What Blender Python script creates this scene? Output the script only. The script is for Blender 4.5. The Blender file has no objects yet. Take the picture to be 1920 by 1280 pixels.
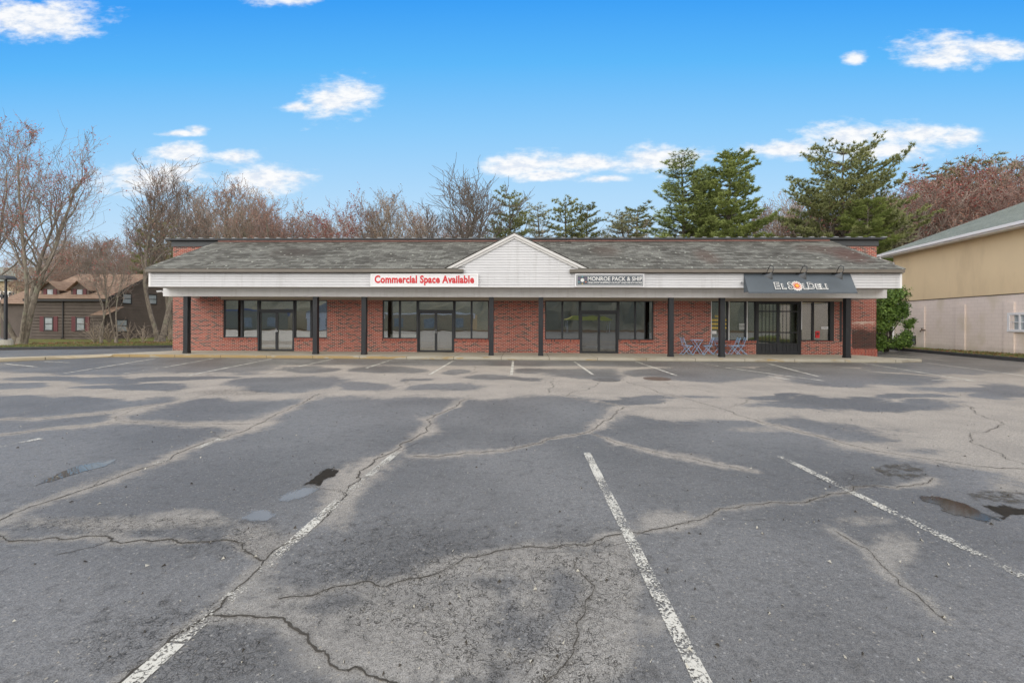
import bpy, math, random
import numpy as np
from mathutils import Vector, Matrix
R = math.radians
S = bpy.context.scene
COL = S.collection

# ------------------------------------------------------------------ camera
CAMH, FPX, YH, VPX = 1.68, 800.0, 603.0, 985.0
PSI = math.atan((VPX - 960) / FPX); RHO = 0.0045
FW = Vector((-math.sin(PSI), math.cos(PSI), 0)); R0 = Vector((math.cos(PSI), math.sin(PSI), 0)); U0 = Vector((0, 0, 1))
RT = R0 * math.cos(RHO) + U0 * math.sin(RHO); UP = U0 * math.cos(RHO) - R0 * math.sin(RHO)
cam_d = bpy.data.cameras.new('camera'); cam = bpy.data.objects.new('camera', cam_d); COL.objects.link(cam)
cam_d.sensor_fit = 'HORIZONTAL'; cam_d.sensor_width = 36.0; cam_d.lens = 36.0 * FPX / 1920
cam_d.shift_y = -(640 - YH) / 1920; cam_d.clip_start = 0.05; cam_d.clip_end = 2000
cam.matrix_world = Matrix(((RT.x, UP.x, -FW.x, 0), (RT.y, UP.y, -FW.y, 0), (RT.z, UP.z, -FW.z, CAMH), (0, 0, 0, 1)))
S.camera = cam
CP = Vector((0, 0, CAMH))

def ray(x, y):
    return FW + RT * ((x - 960) / FPX) + UP * ((YH - y) / FPX)
def PZ(x, y, z=0.0):                 # where the sight line meets a level plane
    d = ray(x, y); return CP + d * ((z - CAMH) / d.z)
def PY(x, y, Y):                     # ... a plane of constant depth
    d = ray(x, y); return CP + d * (Y / d.y)
def PXX(x, y, X):
    d = ray(x, y); return CP + d * (X / d.x)

# ------------------------------------------------------------------ node helpers
def N(nt, t, ins=None, **props):
    n = nt.nodes.new(t)
    for k, v in props.items(): setattr(n, k, v)
    for k, v in (ins or {}).items():
        s = n.inputs[k]
        if hasattr(v, 'is_output') or isinstance(v, bpy.types.NodeSocket): nt.links.new(v, s)
        else:
            if hasattr(s.default_value, '__len__') and len(s.default_value) == 4 and len(v) == 3: v = (*v, 1)
            s.default_value = v
    return n
def MA(nt, op, a, b=None, c=None, clamp=False):
    n = nt.nodes.new('ShaderNodeMath'); n.operation = op; n.use_clamp = clamp
    for i, v in enumerate((a, b, c)):
        if v is None: continue
        if isinstance(v, bpy.types.NodeSocket): nt.links.new(v, n.inputs[i])
        else: n.inputs[i].default_value = v
    return n.outputs[0]
def SS(nt, v, a, b, to0=0.0, to1=1.0):
    n = nt.nodes.new('ShaderNodeMapRange'); n.interpolation_type = 'SMOOTHSTEP'
    for k, x in ((0, v), (1, a), (2, b), (3, to0), (4, to1)):
        if isinstance(x, bpy.types.NodeSocket): nt.links.new(x, n.inputs[k])
        else: n.inputs[k].default_value = x
    return n.outputs[0]
def MIX(nt, f, a, b, mode='MIX'):
    n = nt.nodes.new('ShaderNodeMix'); n.data_type = 'RGBA'; n.blend_type = mode
    for k, v in ((0, f), (6, a), (7, b)):
        if isinstance(v, bpy.types.NodeSocket): nt.links.new(v, n.inputs[k])
        elif k == 0: n.inputs[0].default_value = v
        else: n.inputs[k].default_value = (*v, 1) if len(v) == 3 else v
    return n.outputs[2]
def NOISE(nt, vec, scale, detail=4, rough=0.55):
    n = nt.nodes.new('ShaderNodeTexNoise')
    n.inputs['Scale'].default_value = scale; n.inputs['Detail'].default_value = detail; n.inputs['Roughness'].default_value = rough
    if vec is not None: nt.links.new(vec, n.inputs['Vector'])
    return n.outputs[0]
def SCALEV(nt, vec, s):
    n = nt.nodes.new('ShaderNodeMapping'); n.inputs['Scale'].default_value = s; nt.links.new(vec, n.inputs[0]); return n.outputs[0]
def RAMP(nt, f, stops, interp='LINEAR'):
    n = nt.nodes.new('ShaderNodeValToRGB'); n.color_ramp.interpolation = interp
    el = n.color_ramp.elements
    while len(el) < len(stops): el.new(0.5)
    for e, (p, c) in zip(el, stops): e.position = p; e.color = (*c, 1)
    nt.links.new(f, n.inputs[0]); return n.outputs[0]
def lin(r, g, b):
    f = lambda c: (c / 255 / 12.92) if c / 255 <= 0.04045 else ((c / 255 + 0.055) / 1.055) ** 2.4
    return (f(r), f(g), f(b))

# ------------------------------------------------------------------ world, sun, exposure
W = bpy.data.worlds.new('World'); S.world = W; W.use_nodes = True
nt = W.node_tree; nt.nodes.clear()
SUN_EL, SUN_AZ = R(30), R(213)        # azimuth from +Y clockwise: behind the camera
tc = N(nt, 'ShaderNodeTexCoord'); sep = N(nt, 'ShaderNodeSeparateXYZ', {0: tc.outputs['Generated']})
dx, dy, dz = sep.outputs
az = MA(nt, 'DIVIDE', dx, MA(nt, 'MAXIMUM', dy, 0.05)); ev = MA(nt, 'DIVIDE', dz, MA(nt, 'MAXIMUM', dy, 0.05)); el = MA(nt, 'ARCSINE', dz)
sky = N(nt, 'ShaderNodeTexSky', sky_type='NISHITA'); sky.sun_disc = False; sky.sun_elevation = SUN_EL; sky.sun_rotation = SUN_AZ
nish = N(nt, 'ShaderNodeVectorMath', {0: sky.outputs[0], 1: (0.11, 0.11, 0.11)}, operation='MULTIPLY').outputs[0]
grad = RAMP(nt, MA(nt, 'DIVIDE', MA(nt, 'ARCTAN2', dz, MA(nt, 'MAXIMUM', dy, 0.05)), R(60), clamp=True),
            [(0.0, lin(214, 232, 248)), (0.15, lin(202, 229, 251)), (0.27, lin(180, 221, 253)), (0.40, lin(142, 206, 254)), (0.52, lin(94, 186, 253)), (0.62, lin(60, 162, 249)), (1.0, lin(42, 130, 232))])
blue = MIX(nt, 0.04, grad, nish)
# clouds in azimuth / elevation
cl = [(95, 40, 125, 46), (20, 30, 90, 40), (535, 2, 80, 14), (628, 190, 84, 44), (660, 178, 60, 36), (560, 200, 50, 14), (372, 245, 30, 10), (340, 250, 50, 8),
      (335, 285, 62, 22), (440, 294, 64, 18), (285, 335, 120, 42), (500, 338, 92, 36), (980, 310, 90, 28), (1100, 306, 150, 24), (1230, 298, 110, 30), (1030, 328, 90, 14),
      (1480, 282, 95, 22), (1590, 258, 110, 36), (1720, 250, 110, 28), (1660, 284, 120, 22), (1795, 258, 60, 20), (1770, 100, 100, 38), (1860, 92, 100, 26), (1605, 108, 30, 16), (1130, 335, 60, 10)]
fld = None
for (x, y, rx, ry) in [(a, b, c * 1.12, d * 1.15) for a, b, c, d in cl]:
    d = ray(x, y).normalized(); d2 = ray(x + rx, y).normalized(); d3 = ray(x, y - ry).normalized()
    a0, e0 = d.x / d.y, d.z / d.y
    ra = abs(d2.x / d2.y - a0); re = abs(d3.z / d3.y - e0)
    u = MA(nt, 'DIVIDE', MA(nt, 'SUBTRACT', az, a0), ra); v = MA(nt, 'DIVIDE', MA(nt, 'SUBTRACT', ev, e0), re)
    q = MA(nt, 'SUBTRACT', 1.0, MA(nt, 'SQRT', MA(nt, 'ADD', MA(nt, 'MULTIPLY', u, u), MA(nt, 'MULTIPLY', v, v))))
    fld = q if fld is None else MA(nt, 'SMOOTH_MAX', fld, q, 0.25)
cv = N(nt, 'ShaderNodeCombineXYZ', {0: MA(nt, 'MULTIPLY', az, 8.0), 1: MA(nt, 'MULTIPLY', ev, 19.0)}).outputs[0]
nz = NOISE(nt, cv, 1.0, 7, 0.62)
nz2 = NOISE(nt, cv, 3.4, 5, 0.6)
dens = SS(nt, MA(nt, 'ADD', MA(nt, 'ADD', fld, MA(nt, 'MULTIPLY', MA(nt, 'SUBTRACT', nz, 0.5), 1.7)), MA(nt, 'MULTIPLY', MA(nt, 'SUBTRACT', nz2, 0.5), 0.7)), 0.04, 0.80)
cloudc = MIX(nt, SS(nt, nz2, 0.35, 0.6), lin(226, 234, 246), (1.0, 1.0, 1.0))
skyc = MIX(nt, MA(nt, 'MULTIPLY', dens, 0.96), blue, cloudc)
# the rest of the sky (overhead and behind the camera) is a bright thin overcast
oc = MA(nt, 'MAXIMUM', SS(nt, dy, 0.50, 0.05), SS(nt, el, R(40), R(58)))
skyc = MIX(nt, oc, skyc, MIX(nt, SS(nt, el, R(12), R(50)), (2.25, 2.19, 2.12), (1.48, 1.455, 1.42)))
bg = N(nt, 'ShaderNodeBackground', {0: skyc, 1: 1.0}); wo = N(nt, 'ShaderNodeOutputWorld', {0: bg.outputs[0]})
sl = bpy.data.lights.new('sun', 'SUN'); sl.energy = 0.6; sl.angle = R(30); sl.color = (1.0, 0.96, 0.9)
so = bpy.data.objects.new('sun', sl); COL.objects.link(so)
sd = Vector((math.sin(SUN_AZ) * math.cos(SUN_EL), math.cos(SUN_AZ) * math.cos(SUN_EL), math.sin(SUN_EL)))
so.rotation_euler = (-sd).to_track_quat('-Z', 'Y').to_euler(); so.location = (0, -20, 40)
S.view_settings.view_transform = 'Standard'; S.view_settings.look = 'None'; S.view_settings.exposure = 0.0; S.view_settings.gamma = 1.0
S.render.engine = 'CYCLES'; S.cycles.max_bounces = 8; S.cycles.transparent_max_bounces = 16

# ------------------------------------------------------------------ materials
def mat(name, color, rough=0.6, var=0.12, vscale=6.0, bump=0.0, bscale=60.0, metal=0.0, spec=0.5):
    m = bpy.data.materials.new(name); m.use_nodes = True; nt = m.node_tree; b = nt.nodes['Principled BSDF']
    p = N(nt, 'ShaderNodeNewGeometry').outputs['Position']
    if var > 0:
        n = NOISE(nt, p, vscale, 5)
        c = MIX(nt, n, [max(0, x * (1 - var * 1.6)) for x in color], [min(1, x * (1 + var * 1.6)) for x in color])
        nt.links.new(c, b.inputs['Base Color'])
    else: b.inputs['Base Color'].default_value = (*color, 1)
    b.inputs['Roughness'].default_value = rough; b.inputs['Metallic'].default_value = metal; b.inputs['Specular IOR Level'].default_value = spec
    if bump > 0:
        bp = N(nt, 'ShaderNodeBump', {'Strength': bump, 'Distance': 0.01, 'Height': NOISE(nt, p, bscale, 4)})
        nt.links.new(bp.outputs[0], b.inputs['Normal'])
    return m
def streaks(m, col, k, sc=(5.0, 5.0, .45)):
    nt = m.node_tree; b = nt.nodes['Principled BSDF']; src = b.inputs['Base Color'].links[0].from_socket; p = N(nt, 'ShaderNodeNewGeometry').outputs['Position']
    f = MA(nt, 'MULTIPLY', SS(nt, NOISE(nt, SCALEV(nt, p, sc), 1.0, 5, .65), .48, .72), k); nt.links.new(MIX(nt, f, src, col), b.inputs['Base Color'])
def uvpos(nt, swap=False):           # wall coordinates: along the wall, height
    g = N(nt, 'ShaderNodeNewGeometry'); sp = N(nt, 'ShaderNodeSeparateXYZ', {0: g.outputs['Position']}); sn = N(nt, 'ShaderNodeSeparateXYZ', {0: g.outputs['Normal']})
    f = MA(nt, 'GREATER_THAN', MA(nt, 'ABSOLUTE', sn.outputs[0]), 0.6)
    u = MA(nt, 'ADD', MA(nt, 'MULTIPLY', sp.outputs[0], MA(nt, 'SUBTRACT', 1.0, f)), MA(nt, 'MULTIPLY', sp.outputs[1], f))
    ins = {0: sp.outputs[2], 1: u} if swap else {0: u, 1: sp.outputs[2]}
    return N(nt, 'ShaderNodeCombineXYZ', ins).outputs[0], g.outputs['Position'], sp
def brick(name, swap=False, pier=False):
    m = bpy.data.materials.new(name); m.use_nodes = True; nt = m.node_tree; b = nt.nodes['Principled BSDF']
    uv, p, sp = uvpos(nt, swap)
    bt = N(nt, 'ShaderNodeTexBrick', {'Vector': uv, 'Color1': (0, 0, 0), 'Color2': (1, 1, 1), 'Mortar': (0, 0, 0), 'Scale': 1.0, 'Mortar Size': 0.0075, 'Mortar Smooth': 0.1, 'Brick Width': 0.212, 'Row Height': 0.0677 if not swap else 0.0677})
    n = NOISE(nt, p, 1.3, 3)
    v = MA(nt, 'ADD', bt.outputs['Color'], MA(nt, 'MULTIPLY', MA(nt, 'SUBTRACT', n, 0.5), 0.22))
    dk = 0.24 if not (swap or pier) else 0.06
    c = RAMP(nt, v, [(0.0, (0.030, 0.026, 0.030)), (dk, (0.045, 0.030, 0.032)), (dk + 0.04, (0.24, 0.052, 0.038)), (0.5, (0.38, 0.066, 0.042)), (0.72, (0.45, 0.098, 0.058)), (0.9, (0.31, 0.052, 0.038))])
    c = MIX(nt, MA(nt, 'MULTIPLY', NOISE(nt, p, 45, 3), 0.5), c, (0.22, 0.06, 0.045))
    mort = (0.58, 0.45, 0.37) if not swap else (0.45, 0.25, 0.19)
    c = MIX(nt, bt.outputs['Fac'], c, mort)
    if pier:
        z = sp.outputs[2]; n2 = NOISE(nt, SCALEV(nt, p, (3.0, 3.0, 6.0)), 1.0, 5)
        soot = MA(nt, 'MULTIPLY', SS(nt, MA(nt, 'ADD', z, MA(nt, 'MULTIPLY', n2, 0.3)), 0.48, 0.66), SS(nt, MA(nt, 'ADD', z, MA(nt, 'MULTIPLY', n2, 0.7)), 1.95, 1.55))
        c = MIX(nt, MA(nt, 'MULTIPLY', soot, 0.86), c, (0.035, 0.022, 0.018))
        wht = MA(nt, 'MULTIPLY', SS(nt, MA(nt, 'ABSOLUTE', MA(nt, 'SUBTRACT', MA(nt, 'ADD', z, MA(nt, 'MULTIPLY', n2, 0.1)), 1.74)), 0.10, 0.06), SS(nt, NOISE(nt, SCALEV(nt, p, (2.5, 2.5, 14)), 1.0, 4), 0.42, 0.56))
        c = MIX(nt, MA(nt, 'MULTIPLY', wht, 0.8), c, (0.60, 0.50, 0.42))
    nt.links.new(c, b.inputs['Base Color']); b.inputs['Roughness'].default_value = 0.85
    bp = N(nt, 'ShaderNodeBump', {'Strength': 0.6, 'Distance': 0.006, 'Height': MA(nt, 'SUBTRACT', 1.0, bt.outputs['Fac'])})
    nt.links.new(bp.outputs[0], b.inputs['Normal'])
    return m
def shingle(name, cols, lichen=0.0, worn=None, w=0.30, h=3.4 / 22):
    m = bpy.data.materials.new(name); m.use_nodes = True; nt = m.node_tree; b = nt.nodes['Principled BSDF']
    at = N(nt, 'ShaderNodeAttribute', attribute_name='uvr').outputs['Vector']
    p = N(nt, 'ShaderNodeNewGeometry').outputs['Position']
    bt = N(nt, 'ShaderNodeTexBrick', {'Vector': at, 'Color1': (0, 0, 0), 'Color2': (1, 1, 1), 'Mortar': (0, 0, 0), 'Scale': 1.0, 'Mortar Size': 0.006, 'Brick Width': w, 'Row Height': h})
    big = NOISE(nt, SCALEV(nt, at, (0.5, 1.0, 1)), 0.8, 6, 0.6)
    mid = NOISE(nt, SCALEV(nt, at, (1.0, 6.0, 1)), 1.3, 4, 0.7)
    v = MA(nt, 'ADD', MA(nt, 'ADD', MA(nt, 'MULTIPLY', bt.outputs['Color'], 0.30), MA(nt, 'MULTIPLY', big, 0.85)), MA(nt, 'MULTIPLY', mid, 0.50))
    c = RAMP(nt, v, [(0.46, cols[0]), (0.74, cols[1]), (1.0, cols[2])])
    c = MIX(nt, MA(nt, 'MULTIPLY', bt.outputs['Fac'], 0.6), c, [x * 0.5 for x in cols[0]])
    sv = N(nt, 'ShaderNodeSeparateXYZ', {0: at})
    if worn:
        for (x0, y0, rx, ry, col, k) in worn:
            u = MA(nt, 'DIVIDE', MA(nt, 'SUBTRACT', sv.outputs[0], x0), rx); vv = MA(nt, 'DIVIDE', MA(nt, 'SUBTRACT', sv.outputs[1], y0), ry)
            q = MA(nt, 'SQRT', MA(nt, 'ADD', MA(nt, 'MULTIPLY', u, u), MA(nt, 'MULTIPLY', vv, vv)))
            c = MIX(nt, MA(nt, 'MULTIPLY', SS(nt, MA(nt, 'ADD', q, MA(nt, 'MULTIPLY', mid, 0.9)), 1.5, 0.7), k), c, col)
    if lichen:
        vo = N(nt, 'ShaderNodeTexVoronoi', {'Vector': SCALEV(nt, at, (4.6, 6.2, 1)), 'Scale': 1.0, 'Randomness': 1.0})
        keep = MA(nt, 'GREATER_THAN', N(nt, 'ShaderNodeSeparateColor', {0: vo.outputs['Color']}).outputs[0], MA(nt, 'ADD', 0.60, MA(nt, 'MULTIPLY', sv.outputs[1], 0.11)))
        sp_ = MA(nt, 'MULTIPLY', SS(nt, MA(nt, 'ADD', vo.outputs['Distance'], MA(nt, 'MULTIPLY', NOISE(nt, at, 22, 3), 0.3)), 0.42, 0.28), keep)
        c = MIX(nt, MA(nt, 'MULTIPLY', sp_, lichen), c, (0.50, 0.52, 0.46))
    c = MIX(nt, MA(nt, 'MULTIPLY', NOISE(nt, p, 70, 2), 0.4), c, [x * 0.7 for x in cols[1]])
    nt.links.new(c, b.inputs['Base Color']); b.inputs['Roughness'].default_value = 0.92; b.inputs['Specular IOR Level'].default_value = 0.25
    bp = N(nt, 'ShaderNodeBump', {'Strength': 0.6, 'Distance': 0.012, 'Height': MA(nt, 'ADD', bt.outputs['Color'], MA(nt, 'MULTIPLY', NOISE(nt, p, 90, 3), 0.5))})
    nt.links.new(bp.outputs[0], b.inputs['Normal'])
    return m
def glass(name, refl=0.10, tint=(0.75, 0.78, 0.76), wave=0.02):
    m = bpy.data.materials.new(name); m.use_nodes = True; nt = m.node_tree; nt.nodes.clear()
    g = N(nt, 'ShaderNodeNewGeometry')
    bp = N(nt, 'ShaderNodeBump', {'Strength': wave, 'Distance': 0.1, 'Height': NOISE(nt, g.outputs['Position'], 0.9, 2)})
    gl = N(nt, 'ShaderNodeBsdfGlossy', {'Color': (1, 1, 1), 'Roughness': 0.005, 'Normal': bp.outputs[0]}); tr = N(nt, 'ShaderNodeBsdfTransparent', {'Color': tint})
    fr = N(nt, 'ShaderNodeFresnel', {'IOR': 1.5, 'Normal': bp.outputs[0]})
    f = MA(nt, 'ADD', fr.outputs[0], refl - 0.04, clamp=True)
    mx = N(nt, 'ShaderNodeMixShader', {0: f, 1: tr.outputs[0], 2: gl.outputs[0]}); N(nt, 'ShaderNodeOutputMaterial', {0: mx.outputs[0]})
    return m

M = {}
M['brick'] = brick('red_brick'); M['brick_sill'] = brick('brick_rowlock', swap=True); M['brick_pier'] = brick('sooty_brick', pier=True)
M['white_vinyl'] = mat('white_vinyl', (0.66, 0.66, 0.67), 0.5, 0.05, 1.2)
M['white_trim'] = mat('white_trim', (0.86, 0.85, 0.84), 0.5, 0.05, 1.5)
M['soffit'] = mat('grey_soffit', (0.58, 0.56, 0.53), 0.7, 0.05, 2)
M['tan_board'] = mat('tan_header', (0.42, 0.36, 0.28), 0.7, 0.08, 2)
M['rake'] = mat('rake_trim', (0.68, 0.67, 0.65), 0.5, 0.05, 1.5)
M['gutter'] = mat('brown_gutter', (0.17, 0.15, 0.125), 0.5, 0.15, 2)
M['black_metal'] = mat('black_metal', (0.022, 0.024, 0.028), 0.45, 0.15, 3)
M['dark_post'] = mat('dark_post', (0.016, 0.018, 0.022), 0.4, 0.15, 2)
M['charcoal'] = mat('charcoal_fascia', (0.055, 0.06, 0.065), 0.5, 0.1, 2)
M['seam'] = mat('grey_seam', (0.30, 0.31, 0.32), 0.4, 0.1, 2)
M['copper'] = mat('red_flashing', (0.52, 0.27, 0.23), 0.6, 0.25, 3)
M['roof'] = shingle('weathered_shingle', [(0.046, 0.041, 0.036), (0.128, 0.126, 0.114), (0.265, 0.268, 0.243)], 0.95,
                    [(14.6, 1.6, 1.1, 1.3, (0.115, 0.055, 0.045), 0.8), (13.6, 2.3, 1.2, 0.8, (0.10, 0.06, 0.048), 0.6), (8.2, 1.4, 0.7, 1.2, (0.12, 0.07, 0.055), 0.55), (-11.0, 1.9, 1.6, 0.9, (0.075, 0.062, 0.055), 0.8), (3.8, 2.1, 1.0, 1.0, (0.11, 0.075, 0.06), 0.5), (-1.6, 0.7, 1.6, 0.9, (0.085, 0.07, 0.058), 0.5)])
M['house_roof'] = shingle('orange_brown_shingle', [(0.19, 0.12, 0.085), (0.29, 0.195, 0.14), (0.39, 0.28, 0.205)], 0.0, None, 0.3, 0.16)
M['green_roof'] = shingle('grey_green_shingle', [(0.19, 0.22, 0.20), (0.28, 0.32, 0.29), (0.36, 0.40, 0.37)], 0.0, None, 0.35, 0.17)
M['glass'] = glass('storefront_glass', 0.29, (0.88, 0.88, 0.83)); M['dark_glass'] = glass('dark_glass', 0.21, (0.5, 0.54, 0.54)); M['deli_glass'] = glass('deli_glass', 0.21, (0.62, 0.66, 0.58))
M['room'] = mat('beige_room', (0.30, 0.285, 0.22), 0.9, 0.06, 1); M['dark_room'] = mat('dim_room', (0.10, 0.11, 0.105), 0.9, 0.2, 1); M['roomfloor'] = mat('room_floor', (0.075, 0.07, 0.06), 0.8, 0.1, 1)
M['blind'] = mat('sage_blinds', (0.50, 0.53, 0.42), 0.9, 0.1, 2)
M['chrome'] = mat('chrome', (0.7, 0.7, 0.7), 0.25, 0.0, metal=1.0)
M['concrete'] = mat('concrete', (0.46, 0.44, 0.38), 0.9, 0.2, 1.6, 0.4, 40)
M['canvas'] = mat('slate_canvas', (0.095, 0.115, 0.135), 0.7, 0.1, 2)
M['sign_white'] = mat('sign_white', (0.78, 0.77, 0.78), 0.4, 0.03, 2); M['sign_red'] = mat('sign_red', (0.62, 0.025, 0.03), 0.45, 0.03); M['sign_dark'] = mat('sign_slate', (0.085, 0.10, 0.12), 0.45, 0.05)
M['sun_orange'] = mat('sun_orange', (0.78, 0.20, 0.06), 0.5, 0.03); M['sun_yellow'] = mat('sun_yellow', (0.85, 0.48, 0.06), 0.5, 0.03); M['sun_red'] = mat('sun_red', (0.62, 0.09, 0.06), 0.5, 0.03)
M['yellow_ink'] = mat('yellow_lettering', (0.68, 0.48, 0.08), 0.5, 0.05); M['white_ink'] = mat('white_lettering', (0.75, 0.75, 0.73), 0.5, 0.02)
M['teal'] = mat('teal_dot', (0.10, 0.42, 0.48), 0.5, 0); M['purple'] = mat('purple_dot', (0.26, 0.12, 0.30), 0.5, 0)
M['blue_paint'] = mat('pale_blue_paint', (0.35, 0.53, 0.76), 0.4, 0.08, 8)
M['siding_brown'] = mat('dark_brown_clapboard', (0.125, 0.10, 0.085), 0.8, 0.22, 1.4, 0.3, 30)
M['brown_trim'] = mat('dark_trim', (0.045, 0.043, 0.045), 0.7, 0.1)
M['shutter'] = mat('maroon_shutter', (0.13, 0.028, 0.035), 0.6, 0.15, 3)
M['pane'] = mat('house_pane', (0.34, 0.38, 0.40), 0.08, 0.35, 2.5)
M['stucco'] = mat('tan_stucco', (0.76, 0.595, 0.375), 0.9, 0.05, 0.6, 0.3, 60)
M['tan_siding'] = mat('tan_siding', (0.46, 0.37, 0.24), 0.8, 0.08, 1)
M['old_wood'] = mat('weathered_wood', (0.33, 0.26, 0.18), 0.9, 0.2, 3)
M['rust'] = mat('rusty_iron', (0.125, 0.09, 0.07), 0.8, 0.35, 8, 0.4, 40)
streaks(M['white_vinyl'], (0.40, 0.39, 0.37), .25); streaks(M['white_trim'], (0.60, 0.57, 0.53), .25); streaks(M['stucco'], (0.62, 0.47, 0.29), .5, (.9, .9, .25)); streaks(M['dark_post'], (0.06, 0.06, 0.06), .35, (9, 9, 2))
def block_mat():
    m = bpy.data.materials.new('painted_block'); m.use_nodes = True; nt = m.node_tree; b = nt.nodes['Principled BSDF']
    uv, p, sp = uvpos(nt)
    bt = N(nt, 'ShaderNodeTexBrick', {'Vector': uv, 'Color1': (0.78, 0.67, 0.60), 'Color2': (0.81, 0.70, 0.63), 'Mortar': (0.69, 0.585, 0.52), 'Scale': 1.0, 'Mortar Size': 0.008, 'Brick Width': 0.41, 'Row Height': 0.2})
    n = NOISE(nt, SCALEV(nt, p, (0.8, 0.8, 0.5)), 1.2, 5)
    c = MIX(nt, SS(nt, n, 0.5, 0.75), bt.outputs['Color'], (0.68, 0.58, 0.47))
    st = MA(nt, 'MULTIPLY', SS(nt, MA(nt, 'ADD', sp.outputs[2], MA(nt, 'MULTIPLY', n, 0.6)), 0.85, 0.45), 0.35)
    c = MIX(nt, st, c, (0.30, 0.25, 0.18))
    nt.links.new(c, b.inputs['Base Color']); b.inputs['Roughness'].default_value = 0.85
    bp = N(nt, 'ShaderNodeBump', {'Strength': 0.4, 'Distance': 0.006, 'Height': MA(nt, 'SUBTRACT', 1.0, bt.outputs['Fac'])}); nt.links.new(bp.outputs[0], b.inputs['Normal'])
    return m
M['block'] = block_mat()

# ------------------------------------------------------------------ mesh builder
class MB:
    def __init__(s): s.v = []; s.f = []; s.mi = []; s.uv = None
    def face(s, pts, mi=0):
        i = len(s.v); s.v += [tuple(p) for p in pts]; s.f.append(tuple(range(i, i + len(pts)))); s.mi.append(mi)
    def box(s, x0, x1, y0, y1, z0, z1, mi=0, xf=None):
        c = [(x0, y0, z0), (x1, y0, z0), (x1, y1, z0), (x0, y1, z0), (x0, y0, z1), (x1, y0, z1), (x1, y1, z1), (x0, y1, z1)]
        if xf: c = [xf(Vector(p)) for p in c]
        i = len(s.v); s.v += [tuple(p) for p in c]
        for q in ((0, 3, 2, 1), (4, 5, 6, 7), (0, 1, 5, 4), (1, 2, 6, 5), (2, 3, 7, 6), (3, 0, 4, 7)): s.f.append(tuple(i + k for k in q)); s.mi.append(mi)
    def prism(s, poly, ext, mi=0):           # poly: 3-D outline, ext: extrusion vector
        n = len(poly); i = len(s.v); e = Vector(ext)
        s.v += [tuple(p) for p in poly] + [tuple(Vector(p) + e) for p in poly]
        s.f.append(tuple(range(i, i + n))); s.f.append(tuple(range(i + 2 * n - 1, i + n - 1, -1))); s.mi += [mi, mi]
        for k in range(n):
            j = (k + 1) % n; s.f.append((i + j, i + k, i + n + k, i + n + j)); s.mi.append(mi)
    def tube(s, pts, rad, sides=6, mi=0, cap=True):
        pts = [Vector(p) for p in pts]; n = len(pts)
        if not hasattr(rad, '__len__'): rad = [rad] * n
        i = len(s.v); ref = None
        for k, p in enumerate(pts):
            t = (pts[min(k + 1, n - 1)] - pts[max(k - 1, 0)]).normalized()
            if ref is None: ref = Vector((1, 0, 0)) if abs(t.x) < 0.8 else Vector((0, 1, 0))
            a = (ref - t * ref.dot(t)).normalized(); b = t.cross(a); ref = a
            for q in range(sides):
                an = 2 * math.pi * q / sides; s.v.append(tuple(p + (a * math.cos(an) + b * math.sin(an)) * rad[k]))
        for k in range(n - 1):
            for q in range(sides):
                r = (q + 1) % sides; s.f.append((i + k * sides + q, i + k * sides + r, i + (k + 1) * sides + r, i + (k + 1) * sides + q)); s.mi.append(mi)
        if cap:
            s.f.append(tuple(i + q for q in range(sides - 1, -1, -1))); s.f.append(tuple(i + (n - 1) * sides + q for q in range(sides))); s.mi += [mi, mi]
    def bar(s, a, b, r, sides=6, mi=0): s.tube([a, b], r, sides, mi)
    def disc(s, c, r, n, axis='y', th=0.01, mi=0, pts=None):
        pts = pts or [(math.cos(2 * math.pi * k / n) * r, math.sin(2 * math.pi * k / n) * r) for k in range(n)]
        if axis == 'y': s.prism([(c[0] + a, c[1], c[2] + b) for a, b in pts], (0, th, 0), mi)
        else: s.prism([(c[0] + a, c[1] + b, c[2]) for a, b in pts][::-1], (0, 0, th), mi)
    def mesh(s, name, mats):
        me = bpy.data.meshes.new(name); me.from_pydata(s.v, [], s.f)
        for m in (mats if isinstance(mats, (list, tuple)) else [mats]): me.materials.append(m)
        if any(s.mi): me.polygons.foreach_set('material_index', s.mi)
        if s.uv is not None:
            at = me.attributes.new('uvr', 'FLOAT_VECTOR', 'POINT'); at.data.foreach_set('vector', np.array(s.uv, dtype=np.float32).ravel())
        me.update(); return me
    def build(s, name, mats, parent=None, smooth=False, **kw):
        me = s.mesh(name, mats)
        if smooth: me.polygons.foreach_set('use_smooth', [True] * len(me.polygons))
        return link(name, me, parent, **kw)
def link(name, data, parent=None, label=None, cat=None, group=None, kind=None):
    o = bpy.data.objects.new(name, data); COL.objects.link(o)
    if parent is not None: o.parent = parent; o.matrix_parent_inverse = Matrix.Translation(-parent.location) if parent.parent is None else Matrix.Identity(4)
    if label: o['label'] = label
    if cat: o['category'] = cat
    if group: o['group'] = group
    if kind: o['kind'] = kind
    return o
def thing(name, loc, label, cat, group=None):
    o = link(name, None, None, label, cat, group); o.location = loc; o.empty_display_size = 0.3; return o
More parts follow.
